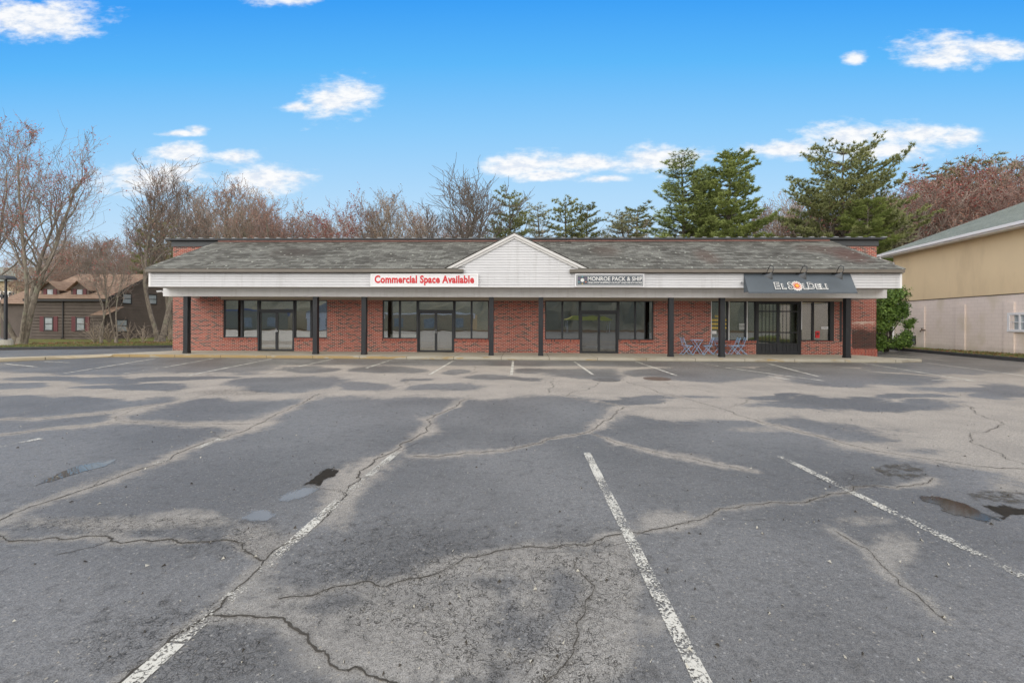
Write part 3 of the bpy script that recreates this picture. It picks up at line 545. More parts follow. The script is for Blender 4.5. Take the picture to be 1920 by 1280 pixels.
M['lawn'] = soil('lawn', (0.19, 0.09, 0.05), (0.15, 0.17, 0.06), (0.15, 0.22, 0.06), 2.4)
mb = MB(); mb.face([(-700, -400, -0.06), (700, -400, -0.06), (700, 900, -0.06), (-700, 900, -0.06)]); mb.build('ground', M['litter'], kind='structure')
M['berm'] = mat('dark_kerb', (0.05, 0.05, 0.052), 0.8, 0.3, 4, 0.4, 30)
def slab(name, poly, z, m, z0=-0.05, label=None, cat=None, **kw):
    mb = MB(); P = [Vector((p.x, p.y, z0)) for p in poly]
    a = sum((P[i].x * P[(i + 1) % len(P)].y - P[(i + 1) % len(P)].x * P[i].y) for i in range(len(P)))
    if a > 0: P = P[::-1]
    mb.prism(P, (0, 0, z - z0)); return mb.build(name, m, kind='structure', **kw)
# left verge behind the drive lane, with its dark berm
la, lb = PZ(-250, 660), PZ(345, 651.5)
ld = (lb - la).normalized(); ln = Vector((-ld.y, ld.x, 0))
slab('verge', [la + ln * .2 - ld * 30, lb + ln * .2 , lb + Vector((0.6, 2.0, 0)), Vector((-19.3, 60, 0)), Vector((-19.3, 70, 0)), Vector((-140, 70, 0)), Vector((-140, 20, 0))], 0.13, M['moss'])
slab('kerb', [la - ld * 30, lb, lb + ln * .2, la + ln * .2 - ld * 30], 0.15, M['berm'])
# right verge rising along the block wall
ra, rb = PZ(1668, 655.5), PZ(1960, 682)
rd = (rb - ra).normalized(); rn = Vector((-rd.y, rd.x, 0))
if rn.x < 0: rn = -rn
kb = [ra - rd * 8, ra, rb, rb + rd * 16]
slab('kerb', [kb[0], kb[3], kb[3] + rn * .22, kb[0] + rn * .22], 0.16, M['berm'])
mb = MB()
NV = 40
for i in range(NV):
    for j in range(6):
        def vp(i, j):
            t = i / NV; s_ = j / 6; base = kb[0].lerp(kb[3], t) + rn * (.22 + s_ * 2.6); zz = 0.13 + s_ * (0.04 + 0.34 * max(0, min(1, (t - .30) / .4))) + 0.02 * math.sin(i * 2.1 + j * 1.7)
            return (base.x, base.y, zz)
        mb.face([vp(i, j), vp(i + 1, j), vp(i + 1, j + 1), vp(i, j + 1)][::-1])
mb.build('verge', M['lawn'], kind='structure', smooth=True)
def blades(name, n, where, mats, hmin, hmax, w=0.012, seed=1):
    r = random.Random(seed); mb = MB()
    for _ in range(n):
        x, y, z = where(r); a = r.uniform(0, 6.28); h = r.uniform(hmin, hmax); l = r.uniform(-.6, .6) * h; dx_, dy_ = math.cos(a) * w, math.sin(a) * w
        mb.face([(x - dx_, y - dy_, z - .01), (x + dx_, y + dy_, z - .01), (x + l * math.sin(a), y + l * math.cos(a), z + h)], r.choice((0, 0, 0, 1, 1, 2)))
    return mb.build(name, mats, kind='stuff')
M['grassA'] = mat('grass_green', (0.10, 0.16, 0.04), 0.8, 0.2); M['grassB'] = mat('grass_olive', (0.17, 0.18, 0.06), 0.8, 0.2); M['straw'] = mat('dead_grass', (0.27, 0.20, 0.11), 0.9, 0.2)
M['leafdead'] = mat('fallen_leaf', (0.26, 0.10, 0.05), 0.85, 0.3, 9)
def on_left(r):
    t = r.random() ** .8; p = la.lerp(lb, t) + ln * (.25 + r.random() * 2.6); return p.x, p.y, .13
def on_right(r):
    t = r.uniform(.28, .98); s_ = r.random(); p = kb[0].lerp(kb[3], t) + rn * (.26 + s_ * 1.5); return p.x, p.y, 0.13 + s_ * .55 * (0.04 + 0.34 * max(0, min(1, (t - .30) / .4)))
o = blades('grass', 9000, on_left, [M['grassB'], M['grassA'], M['straw']], .03, .11, .02, 3)
o = blades('grass', 7000, on_right, [M['grassA'], M['grassB'], M['straw']], .03, .09, .015, 4)
def litter(name, n, where, seed):
    r = random.Random(seed); mb = MB()
    for _ in range(n):
        x, y, z = where(r); a = r.uniform(0, 6.28); s_ = r.uniform(.03, .07); t = r.uniform(-.02, .04); ca, sa = math.cos(a) * s_, math.sin(a) * s_
        mb.face([(x + ca, y + sa, z + .02), (x - sa * .6, y + ca * .6, z + .03 + t), (x - ca, y - sa, z + .02), (x + sa * .6, y - ca * .6, z + .025)], r.choice((0, 0, 1)))
    return mb.build(name, [M['leafdead'], M['straw']], kind='stuff')
litter('fallen_leaves', 2600, on_right, 9); litter('fallen_leaves', 2600, lambda r: (lambda p: (p.x, p.y, .13))(la.lerp(lb, r.random()) + ln * (1.2 + r.random() * 5)), 11)

def on_lot(r):
    Y = 1.8 + 16.5 * r.random() ** 1.4; return r.uniform(-1.25, 1.25) * Y, Y, -.015
def crumbs(name, n, seed):
    r = random.Random(seed); mb = MB()
    for _ in range(n):
        x, y, z = on_lot(r); s_ = r.uniform(.006, .02); q = [Vector((x + r.uniform(-1, 1) * s_, y + r.uniform(-1, 1) * s_, .004)) for _ in range(3)]; t_ = Vector((x, y, .004 + s_ * .8))
        for k in range(3): mb.face([q[k], q[(k + 1) % 3], t_], r.choice((0, 0, 1)))
    return mb.build(name, [M['crack'], M['concrete']], kind='stuff')
crumbs('grit', 1000, 31)
# sidewalk with its worn yellow kerb
def walk_mat():
    m = bpy.data.materials.new('old_concrete'); m.use_nodes = True; nt = m.node_tree; b = nt.nodes['Principled BSDF']; g = N(nt, 'ShaderNodeNewGeometry'); p = g.outputs['Position']
    sp = N(nt, 'ShaderNodeSeparateXYZ', {0: p}); sn = N(nt, 'ShaderNodeSeparateXYZ', {0: g.outputs['Normal']})
    n = NOISE(nt, p, 1.5, 5); c = MIX(nt, n, (0.33, 0.30, 0.235), (0.52, 0.485, 0.40))
    c = MIX(nt, MA(nt, 'MULTIPLY', SS(nt, NOISE(nt, SCALEV(nt, p, (0.6, 2.5, 1)), 1.2, 4), 0.52, 0.66), 0.55), c, (0.26, 0.20, 0.12))
    wear = MA(nt, 'ADD', NOISE(nt, SCALEV(nt, p, (1.1, 1, 6)), 1.2, 5, 0.6), SS(nt, sp.outputs[0], -12, -1, 0.10, -0.16))
    face = MA(nt, 'LESS_THAN', sn.outputs[2], 0.6)
    left = SS(nt, sp.outputs[0], -19.6, -18.4)
    top = MA(nt, 'MULTIPLY', SS(nt, sp.outputs[0], -9, -16), SS(nt, sp.outputs[1], YK + .16, YK + .1))
    k = MA(nt, 'MULTIPLY', MA(nt, 'MULTIPLY', SS(nt, wear, 0.44, 0.52), MA(nt, 'MAXIMUM', face, top)), MA(nt, 'MAXIMUM', left, 0.35))
    c = MIX(nt, MA(nt, 'MULTIPLY', k, 0.85), c, (0.40, 0.275, 0.11))
    j = MA(nt, 'MULTIPLY', SS(nt, MA(nt, 'ABSOLUTE', MA(nt, 'SUBTRACT', MA(nt, 'FRACT', MA(nt, 'DIVIDE', sp.outputs[0], 2.1)), 0.5)), 0.008, 0.004), 0.8)
    c = MIX(nt, j, c, (0.08, 0.07, 0.055))
    c = MIX(nt, MA(nt, 'MULTIPLY', SS(nt, sp.outputs[2], 0.05, 0.0), 0.6), c, (0.12, 0.11, 0.08))
    nt.links.new(c, b.inputs['Base Color']); b.inputs['Roughness'].default_value = 0.88
    bp = N(nt, 'ShaderNodeBump', {'Strength': 0.4, 'Distance': 0.01, 'Height': NOISE(nt, p, 50, 4)}); nt.links.new(bp.outputs[0], b.inputs['Normal']); return m
M['walk'] = walk_mat()
def gp(x, y, z=0.0):
    p = PZ(x, y, z); return Vector((p.x, p.y, 0))
tip = gp(1738, 679.3)
main = [Vector((-18.6, YK, 0)), Vector((-10, YK, 0)), Vector((0, YK, 0)), Vector((16.0, YK - .06, 0)), Vector((tip.x - .7, tip.y, 0)), Vector((tip.x - .1, tip.y + .12, 0)), Vector((tip.x - 0.2, tip.y + .3, 0)), Vector((17.0, YK + .75, 0)), Vector((16.4, YK + 1.3, 0)), Vector((16.35, YW - .02, 0)), Vector((-17.8, YW - .02, 0)), Vector((-18.6, YK + 1.2, 0))]
slab('sidewalk', main, FZ, M['walk'])
k0, k1 = gp(-260, 689), gp(92, 674.5)
lw = [k0, k1, k1 + Vector((0.35, 1.25, 0)), k0 + Vector((-.3, 1.5, 0))]
slab('sidewalk', lw, FZ - .01, M['walk'])
mb = MB()                                                             # dropped ramp between the two
q0, q1 = k1, Vector((-18.6, YK, 0)); q2, q3 = Vector((-18.6, YK + 1.2, 0)), k1 + Vector((0.35, 1.25, 0)); n = 14
prof = lambda t: FZ - .01 - 0.095 * max(0, min(1, min(t / .3, (1 - t) / .08)))
for i in range(n):
    t0, t1 = i / n, (i + 1) / n; a, b_ = q0.lerp(q1, t0), q0.lerp(q1, t1); c, d = q3.lerp(q2, t0), q3.lerp(q2, t1)
    up = lambda p, z: (p.x, p.y, z)
    mb.face([up(a, prof(t0)), up(b_, prof(t1)), up(d, FZ - .012), up(c, FZ - .012)]); mb.face([up(b_, -.03), up(b_, prof(t1)), up(a, prof(t0)), up(a, -.03)])
mb.build('sidewalk_ramp', M['walk'], kind='structure')

# ------------------------------------------------------------------ the shop building
bld = thing('shop_building', (0, YW, 0), 'long red brick shop building with white clapboard fascia, mossy shingle roof and central gable', 'building')
XL, XR = PY(324, 600, YW).x, PY(1643, 600, YW).x
ZT = 5.45
X = lambda px, Y=YW: PY(px, 603 + .0045 * (px - 960), Y).x
ZH = 2.74                                                              # window heads
units = [  # outer left, outer right, door left, door right (pixels on the wall)
    dict(l=418.5, r=613.5, dl=483, dr=552, m=[452], m2=[582.5], kind='glass', sill=0.80),
    dict(l=717, r=916.5, dl=782, dr=852, m=[749], m2=[884], kind='glass', sill=0.80),
    dict(l=1022, r=1225.5, dl=1087, dr=1160, m=[1054.5], m2=[1191.5], kind='dark_glass', sill=0.80),
    dict(l=1333, r=1562, dl=1418, dr=1502, m=[1365, 1399], m2=[1525.5], kind='deli_glass', sill=0.80)]
xp = X(1583)
wall = MB(); YB = YW + 11
edges = [XL] + [v for u in units for v in (X(u['l']), X(u['r']))] + [X(1597.5)]
for i in range(0, len(edges), 2): wall.box(edges[i], edges[i + 1], YW, YW + .24, 0.02, ZH)
for u in units:
    wall.box(X(u['l']), X(u['dl']), YW + .002, YW + .24, 0.02, u['sill'] - .065); wall.box(X(u['dr']), X(u['r']), YW + .002, YW + .24, 0.02, u['sill'] - .065)
wall.box(XL, XR, YW, YW + .24, ZH, ZT)
wall.box(XL, XL + .24, YW + .24, YB, 0.02, ZT); wall.box(XR - .24, XR, YW + .24, YB, 0.02, ZT); wall.box(XL + .24, XR - .24, YB - .24, YB, 0.02, ZT)
wall.build('wall', M['brick'], bld)
pier = MB(); pier.box(X(1597.5), XR, YW, YW + .24, 0.02, ZH); pier.build('pier', M['brick_pier'], bld, label='brick pier blackened with soot and streaked white beside the right end post')
plinth = MB(); plinth.box(XR - 1.3, XR + .03, YW - .035, YW - .002, 0.02, 0.42); plinth.build('plinth', M['brick_sill'], bld)
# header board, soffit, beam, clapboard fascia
hb = MB(); hb.box(X(415), X(1583), YW - .05, YW - .003, ZH + .003, ZH + .15); hb.build('header_board', M['tan_board'], bld)
BX0, BX1 = PY(305.5, 550, YP).x, PY(1663, 550, YP).x
SX0, SX1 = PY(279.5, 525, YS).x, PY(1690.5, 525, YS).x
Z1, Z2, Z3, Z4 = 2.80, 3.17, 3.80, 3.95                                 # beam foot, soffit, clapboard top, eave top
sf = MB(); sf.box(BX0 + .25, BX1 - .25, YP + .24, YW - .06, Z1 + .12, Z1 + .16); sf.build('porch_ceiling', M['soffit'], bld)
bm = MB(); bm.box(BX0, BX1, YP, YP + .24, Z1, Z2 - .003); bm.box(BX0, BX0 + .24, YP + .24, YW - .003, Z1, Z2 - .003); bm.box(BX1 - .24, BX1, YP + .24, YW - .003, Z1, Z2 - .003); bm.build('beam', M['white_trim'], bld)
so_ = MB(); so_.box(SX0 + .03, SX1 - .03, YS + .03, YW - .003, Z2, Z2 + .03); so_.build('soffit', M['soffit'], bld)
def clap(mb, x0f, x1f, y, z0, z1, step=.113, lap=.018, th=.05):
    z = z0
    while z < z1 - 1e-4:
        zt = min(z + step, z1); a0, a1, b0, b1 = x0f(z), x1f(z), x0f(zt), x1f(zt)
        if b1 - b0 > .02:
            zm = z + (zt - z) * .74; m0, m1 = x0f(zm), x1f(zm); mb.face([(a0, y - lap, z), (a1, y - lap, z), (m1, y - lap * .8, zm), (m0, y - lap * .8, zm)]); mb.face([(m0, y - lap * .8, zm), (m1, y - lap * .8, zm), (b1, y + .012, zt), (b0, y + .012, zt)]); mb.face([(a0, y + .012, z), (a1, y + .012, z), (a1, y - lap, z), (a0, y - lap, z)])
        z = zt
GX, GL, GR = PY(964.5, 436, YS - .05).x, PY(836, 503, YS - .05).x, PY(1102, 503, YS - .05).x
GZ = PY(964.5, 438, YS - .05).z; GB = PY(836, 504, YS).z
gtop = GZ - .10
xl = lambda z: SX0 + .09 if z < Z3 + .01 else GX - (gtop - z) / (gtop - GB) * (GX - GL - .12)
xr = lambda z: SX1 - .09 if z < Z3 + .01 else GX + (gtop - z) / (gtop - GB) * (GR - .12 - GX)
cb = MB(); clap(cb, lambda z: SX0 + .09, lambda z: SX1 - .09, YS, Z2, Z3)
for sgn, xx in ((-1, SX0), (1, SX1)):
    z = Z2
    while z < Z3 - 1e-4:
        zt = min(z + .113, Z3); l = .014; pts = [(xx + sgn * l, YS + .09, z), (xx + sgn * l, YW - .005, z), (xx, YW - .005, zt), (xx, YS + .09, zt)]
        cb.face(pts if sgn > 0 else pts[::-1]); z = zt
cb.box(SX0 + .02, SX1 - .02, YS + .014, YS + .028, Z2 + .031, Z3)
cb.build('clapboard_fascia', M['white_vinyl'], bld)
for xx in (SX0, SX1 - .09): ct = MB(); ct.box(xx, xx + .09, YS - .026, YS + .088, Z2 - .005, Z3); ct.build('corner_trim', M['white_trim'], bld)
# gable
gb = MB(); clap(gb, lambda z: max(xl(z), GL + .35), lambda z: min(xr(z), GR - .35), YS - .004, Z3 + .003, gtop, .113)
gb.face([(GL + .3, YS + .013, Z3), (GR - .3, YS + .013, Z3), (GR - .3, YS + .013, GB + .05), (GX, YS + .013, gtop), (GL + .3, YS + .013, GB + .05)])
gb.build('gable_clapboard', M['white_vinyl'], bld)
RZ, RY = PY(960, 451.6, YW - .1).z, YW - .003                           # skirt roof top
EY, EZ = YS - .17, Z4
rk = MB()
for sgn, gx in ((-1, GL), (1, GR)):
    for (o1, o2, yy, th) in ((0.0, .10, YS - .13, .13), (.10, .19, YS - .08, .08)):
        d = Vector((GX - gx, 0, GZ - GB)).normalized(); n = Vector((-d.z * sgn * -1, 0, d.x * sgn * -1)); n = Vector((d.z, 0, -d.x)) if sgn < 0 else Vector((-d.z, 0, d.x))
        if n.z > 0: n = -n
        a = Vector((gx, 0, GB)) + d * 0; 
        f = lambda o: (Vector((gx, yy, GB)) + d * (o * abs(n.x / max(d.x * sgn * -1, .01)) * 0) + n * o, Vector((GX, yy, GZ - o / abs(n.z))))
        p0, p1 = f(o1); p2, p3 = f(o2)
        poly = [p0, p2, p3, p1]
        if sgn > 0: poly = poly[::-1]
        rk.prism(poly, (0, th, 0))
rk.build('gable_rake', M['rake'], bld)
gr = MB(); gr.uv = []
sl_ = (RZ - EZ) / (RY - EY)
def yroof(z): return EY + (z - EZ) / sl_
for sgn, gx in ((-1, GL - .04), (1, GR + .04)):
    y0 = YS - .16
    P4 = [(gx, y0, GB + .012), (GX, y0, GZ + .03), (GX, yroof(GZ) + .05, GZ + .03), (gx, yroof(GB) + .05, GB + .012)]
    if sgn > 0: P4 = P4[::-1]
    gr.prism(P4, (0, 0, .02)); 
    gr.uv += [(v[1] + 40, v[2] * 2, 0) for v in gr.v[-8:]]
gr.build('gable_roof', M['roof'], bld)
# skirt roof: sixteen lapped shingle courses with hipped ends
HX0, HX1 = PY(412, 449, YW).x, PY(1553, 449, YW).x
EX0, EX1 = PY(273.5, 505, EY).x, PY(1696, 506, EY).x
rf = MB(); rf.uv = []
NC = 22; SLN = math.hypot(RY - EY, RZ - EZ); rr = random.Random(3)
def rp(t, side):                                                        # point on hip lines
    return Vector((EX0 + (HX0 - EX0) * t, EY + (RY - EY) * t, EZ + (RZ - EZ) * t)) if side == 0 else Vector((EX1 + (HX1 - EX1) * t, EY + (RY - EY) * t, EZ + (RZ - EZ) * t))
upn = Vector((0, -(RZ - EZ), RY - EY)).normalized()
for k in range(NC):
    t0, t1 = k / NC, (k + 1) / NC
    a, b_, c, d = rp(t0, 0), rp(t0, 1), rp(t1, 1), rp(t1, 0); h = upn * .017
    ns = 120
    for i in range(ns):                                                 # slightly uneven butts
        u0, u1 = i / ns, (i + 1) / ns; l0 = a.lerp(b_, u0); l1 = a.lerp(b_, u1); m0 = d.lerp(c, u0); m1 = d.lerp(c, u1)
        if GL + .5 < l0.x < GR - .5 and (l0.z < GZ - (abs(l0.x - GX)) * (GZ - GB) / (GR - GX) - .35): continue
        j = h * rr.uniform(.85, 1.2)
        rf.face([l0 + j, l1 + j, m1, m0]); rf.uv += [(l0.x, t0 * 3.4, 0), (l1.x, t0 * 3.4, 0), (m1.x, t1 * 3.4 - .002, 0), (m0.x, t1 * 3.4 - .002, 0)]
        rf.face([l0 - h * .3, l1 - h * .3, l1 + j, l0 + j]); rf.uv += [(l0.x, t0 * 3.4 - .03, 0), (l1.x, t0 * 3.4 - .03, 0), (l1.x, t0 * 3.4, 0), (l0.x, t0 * 3.4, 0)]
    for sd_, (e, s_) in enumerate(((0, -1), (1, 1))):                   # the hips' end slopes
        p0, p1 = rp(t0, sd_), rp(t1, sd_); w0, w1 = Vector((p0.x, RY, p0.z)), Vector((p1.x, RY, p1.z)); hh = Vector((s_ * .015, 0, .015))
        q = [p0 + hh, p1, w1, w0 + hh]; 
        if sd_ == 1: q = q[::-1]
        rf.face(q); rf.uv += [(30 + v.y, (v.z - EZ) * 1.9, 0) for v in q]
rf.build('skirt_roof', M['roof'], bld)
for sd_ in (0, 1):
    hc = MB()
    for k in range(14):
        p0, p1 = rp(k / 14, sd_), rp((k + 1) / 14, sd_); d = (p1 - p0).normalized(); n = Vector((0, 0, 1)) - d * d.z; n.normalize(); sdv = d.cross(n)
        hc.prism([p0 + n * .045 + sdv * 0, p0 + sdv * .12 - n * .01, p0 - n * .02, p0 - sdv * .12 - n * .01], p1 - p0)
    hc.uv = [(v[0] * .9 + 60, v[2] * 2, 0) for v in hc.v]; hc.build('hip_cap', M['roof'], bld)
gt = MB()
for x0, x1 in ((EX0, GL + .78), (GR - .78, EX1)): gt.box(x0, x1, EY - .03, EY + .10, Z3 + .003, Z4 - .012)
gt.box(EX0, EX0 + .10, EY + .10, YW - .01, Z3 + .003, Z4 - .012); gt.box(EX1 - .10, EX1, EY + .10, YW - .01, Z3 + .003, Z4 - .012)
gt.box(SX0 - .05, GL + .76, YS - .028, YS - .002, Z3 - .03, Z3 + .001); gt.box(GR - .76, SX1 + .05, YS - .028, YS - .002, Z3 - .03, Z3 + .001)
gt.build('eave_gutter', M['gutter'], bld)
fl = MB(); fl.box(HX0, HX1, RY - .12, RY - .004, RZ - .03, RZ + .036); fl.build('ridge_flashing', M['copper'], bld)
# flat roof edge with standing seams
fz = MB(); fz.box(XL - .06, XR + .06, YW - .05, YB + .05, ZT + .002, ZT + .30); fz.build('frieze', M['charcoal'], bld)
CT = PY(960, 445.8, YW - .25).z
fz = MB(); fz.box(XL - .25, XR + .25, YW - .22, YB + .2, ZT + .302, CT); fz.build('roof_edge', M['black_metal'], bld)
ss_ = MB(); x = XL - .2
while x < XR + .2:
    ss_.box(x, x + .045, YW - .20, YB + .1, CT, CT + .05); ss_.box(x - .03, x + .16, YW - .21, YW + .2, CT + .001, CT + .035); x += .575
ss_.build('roof_seams', M['seam'], bld)
mb = MB(); c = PY(1233, 440, YW + 4); mb.box(c.x - .55, c.x + .55, c.y, c.y + 1, CT - .02, CT + .16); mb.build('skylight_curb', M['seam'], bld)
# posts
for px in (346.8, 590, 681.3, 921, 1014.2, 1259.3, 1355.5, 1591.5):
    mb = MB(); c = PY(px, 603, YP).x; w = .105
    mb.box(c - w, c + w, YP + .015, YP + .225, FZ + .003, Z1 - .003); mb.box(c - w - .012, c + w + .012, YP + .003, YP + .237, FZ + .002, FZ + .10)
    mb.build('post', M['dark_post'], bld)
# shop fronts
def frame_box(mb, x0, x1, z0, z1, y=YW + .03, d=.11): mb.box(x0, x1, y, y + d, z0, z1)
def glazing(parent, x0, x1, z0, z1, gm, fr=.045, sill=None):
    f = MB(); frame_box(f, x0, x0 + fr, z0, z1); frame_box(f, x1 - fr, x1, z0, z1); frame_box(f, x0 + fr, x1 - fr, z0, z0 + fr); frame_box(f, x0 + fr, x1 - fr, z1 - fr, z1)
    o = f.build('window', M['black_metal'], parent)
    g = MB(); g.box(x0 + fr, x1 - fr, YW + .075, YW + .085, z0 + fr, z1 - fr); g.build('pane', gm, o)
for ui, u in enumerate(units):
    gm = M[u['kind']]; zs = u['sill']
    for a, b_, ms in ((u['l'], u['dl'], u['m']), (u['dr'], u['r'], u['m2'])):
        xs = [X(a)] + [X(q) for q in ms] + [X(b_)]
        for x0, x1 in zip(xs, xs[1:]): glazing(bld, x0, x1, zs, ZH - .002, gm)
        sb = MB(); sb.box(X(a) + .0, X(b_) - .0, YW - .03, YW + .2, zs - .117, zs - .002); sb.build('window_sill', M['brick_sill'], bld)
    x0, x1 = X(u['dl']), X(u['dr'])
    f = MB(); j = .075; ztr = 2.16 if ui < 3 else ZH - .06
    frame_box(f, x0 + .002, x0 + j, FZ + .004, ZH - .002, YW + .0, .18); frame_box(f, x1 - j, x1 - .002, FZ + .004, ZH - .002, YW + .0, .18); frame_box(f, x0 + j, x1 - j, ZH - .07, ZH - .002, YW + .0, .18)
    if ui < 3: frame_box(f, x0 + j, x1 - j, ztr - .02, ztr + .10, YW + .0, .18)
    fo = f.build('door_frame', M['black_metal'], bld)
    if ui < 3: g = MB(); g.box(x0 + j, x1 - j, YW + .085, YW + .095, ztr + .10, ZH - .07); g.build('transom_pane', gm, fo)
    mid = (x0 + x1) / 2; zt = ztr - .024 if ui < 3 else ZH - .075
    for s_, (d0, d1) in enumerate(((x0 + j + .004, mid - .003), (mid + .003, x1 - j - .004))):
        lf = MB(); w = .055
        y = YW + .05 if ui < 3 else YW + .02
        for (bx0, bx1, bz0, bz1) in ((d0, d0 + w, FZ + .01, zt), (d1 - w, d1, FZ + .01, zt), (d0 + w, d1 - w, FZ + .01, FZ + (.09 if ui < 3 else .13)), (d0 + w, d1 - w, zt - .06, zt)): lf.box(bx0, bx1, y, y + .045, bz0, bz1)
        if ui == 3:
            for zz in (1.18, 2.22, .62): lf.box(d0 + w, d1 - w, y, y + .04, zz, zz + .055)
            for q in range(1, 5): xx = d0 + w + (d1 - d0 - 2 * w) * q / 5; lf.box(xx - .005, xx + .005, y + .012, y + .03, FZ + .13, zt - .06)
            lf.box(d0 + w, d1 - w, y + .034, y + .039, FZ + .13, .62)
        o = lf.build('door', M['black_metal'], bld)
        g = MB(); g.box(d0 + w, d1 - w, y + .046, y + .056, FZ + .09, zt - .06); g.build('pane', gm, o)
        h = MB(); hx = d1 - w / 2 if s_ == 0 else d0 + w / 2
        if ui < 3:
            h.bar((hx, y - .05, .95 + FZ), (hx, y - .05, 1.15 + FZ), .012); h.bar((hx, y - .05, .97 + FZ), (hx, y, .97 + FZ), .01); h.bar((hx, y - .05, 1.13 + FZ), (hx, y, 1.13 + FZ), .01)
            if ui == 0: h.disc((hx, y - .02, 1.02 + FZ), .05, 10, 'y', .018)
            h.build('handle', M['chrome'] if ui != 2 else M['black_metal'], o)
        else: h.box(hx - .03, hx + .03, y - .03, y, 1.0, 1.14); h.build('handle', M['black_metal'], o)
    # the room behind
    rx0, rx1 = X(u['l']) - .6, X(u['r']) + .6; rd_ = (1.9, 2.2, 6.8, 2.6)[ui]; r = MB(); yb = YW + .24 + rd_; rm = (M['room'], M['room'], M['dark_room'], M['blind'])[ui]
    r.face([(rx0, yb, FZ), (rx0, yb, 3.0), (rx1, yb, 3.0), (rx1, yb, FZ)][::-1]); r.face([(rx0, YW + .24, FZ), (rx0, yb, FZ), (rx0, yb, 3), (rx0, YW + .24, 3)]); r.face([(rx1, YW + .24, FZ), (rx1, yb, FZ), (rx1, yb, 3), (rx1, YW + .24, 3)][::-1])
    r.face([(rx0, YW + .24, 3), (rx1, YW + .24, 3), (rx1, yb, 3), (rx0, yb, 3)]); r.face([(rx0, YW + .1, FZ + .006), (rx1, YW + .1, FZ + .006), (rx1, yb, FZ + .006), (rx0, yb, FZ + .006)], 1)
    r.build('interior_walls', [rm, M['roomfloor']], bld)
dx0, dx1 = X(1424), X(1497)                                            # blinds behind the deli doors
mb = MB(); k = int((dx1 - dx0) / .09)
for i in range(k): xx = dx0 + (dx1 - dx0) * i / k; mb.box(xx, xx + .075, YW + .24 + .012 * (i % 2), YW + .25 + .012 * (i % 2), .75, ZH - .1)
mb.build('vertical_blinds', M['blind'], bld)
# narrow framed brick bay and white edge strips of the deli front
mb = MB(); mb.box(X(1562), X(1583), YW + .05, YW + .24, FZ, ZH - .002); mb.box(X(1583) , X(1597.5), YW + .001, YW + .24, FZ, ZH); mb.build('brick_bay', M['brick_pier' if False else 'brick'], bld)
mb = MB(); frame_box(mb, X(1556.5), X(1562) + .04, .68, ZH - .003, YW - .01, .06); frame_box(mb, X(1574), X(1578.5), .68, ZH - .003, YW - .01, .06); mb.build('bay_frame', M['black_metal'], bld)
mb = MB(); mb.box(X(1502), X(1583), YW - .032, YW - .001, FZ, .79); mb.build('bay_sill_wall', M['brick'], bld)
for px in (1333, 1366.3, 1400.3, 1502.5): mb = MB(); mb.box(X(px), X(px) + .028, YW - .012, YW + .028, .8 if px < 1500 else 1.35, ZH - .003); mb.build('white_conduit', M['white_trim'], bld)
# rolled paper and a low counter seen in the rooms
mb = MB(); x0, x1 = X(725), X(778); mb.box(x0, x1, YW + .5, YW + .8, .75, 1.0); mb.build('counter', M['sign_white'], bld)
mb = MB(); x0, x1 = X(769), X(815); mb.box(x0, x1, YW + .9, YW + 1.1, FZ + .01, 1.95); mb.build('inner_door', M['dark_room'], bld)
mb = MB(); xx = X(1219); mb.box(xx, xx + .17, YW + .5, YW + .55, .84, 1.7); mb.build('white_panel', M['white_trim'], bld)

# ------------------------------------------------------------------ signs
def sign(px0, px1, py0, py1, name, label, body):
    a, b_ = PY(px0, py0, YS - .16), PY(px1, py1, YS - .16); t = thing(name, ((a.x + b_.x) / 2, YS - .09, b_.z), label, 'sign'); return a, b_, t
a, b_, t = sign(695, 896.5, 513.5, 538, 'shop_sign', 'white box sign with red Commercial Space Available lettering left of the gable', None)
zc, xc = (a.z + b_.z) / 2, (a.x + b_.x) / 2
mb = MB(); mb.box(a.x, b_.x, YS - .16, YS - .016, b_.z, a.z); mb.build('sign_box', M['sign_white'], t)
mb = MB(); w = .045
for q in ((a.x, b_.x, b_.z, b_.z + w), (a.x, b_.x, a.z - w, a.z), (a.x, a.x + w, b_.z + w, a.z - w), (b_.x - w, b_.x, b_.z + w, a.z - w)): mb.box(q[0], q[1], YS - .175, YS - .161, q[2], q[3])
mb.build('sign_frame', M['white_trim'], t)
put_text('lettering', t, 'Commercial Space Available', .44, (xc, YS - .166, zc), M['sign_red'], spacing=1.06, offset=.016, width=(b_.x - a.x) * .925)
a, b_, t = sign(1078.5, 1208.5, 512.5, 538, 'shop_sign', 'slate grey Monroe Pack & Ship sign in a white frame right of the gable', None)
zc, xc = (a.z + b_.z) / 2, (a.x + b_.x) / 2; Wd = b_.x - a.x; Hh = a.z - b_.z
mb = MB(); mb.box(a.x, b_.x, YS - .13, YS - .016, b_.z, a.z); mb.build('sign_frame', M['sign_white'], t)
mb = MB(); mb.box(a.x + .055, b_.x - .055, YS - .142, YS - .131, b_.z + .055, a.z - .055); mb.build('sign_panel', M['sign_dark'], t)
mb = MB(); w = .014; i0, i1, j0, j1 = a.x + .085, b_.x - .085, b_.z + .085, a.z - .085
for q in ((i0, i1, j0, j0 + w), (i0, i1, j1 - w, j1), (i0, i0 + w, j0 + w, j1 - w), (i1 - w, i1, j0 + w, j1 - w)): mb.box(q[0], q[1], YS - .148, YS - .143, q[2], q[3])
mb.build('border_line', M['white_ink'], t)
put_text('lettering', t, 'MONROE PACK & SHIP', .235, (a.x + Wd * .575, YS - .148, zc + .06), M['white_ink'], offset=.004, width=Wd * .785)
put_text('tagline', t, 'ONE-STOP SHIPPING OUTLET AND MUCH MORE', .105, (a.x + Wd * .575, YS - .148, zc - .105), M['white_ink'], offset=.002, shear=.25, width=Wd * .785)
ex = a.x + Wd * .105
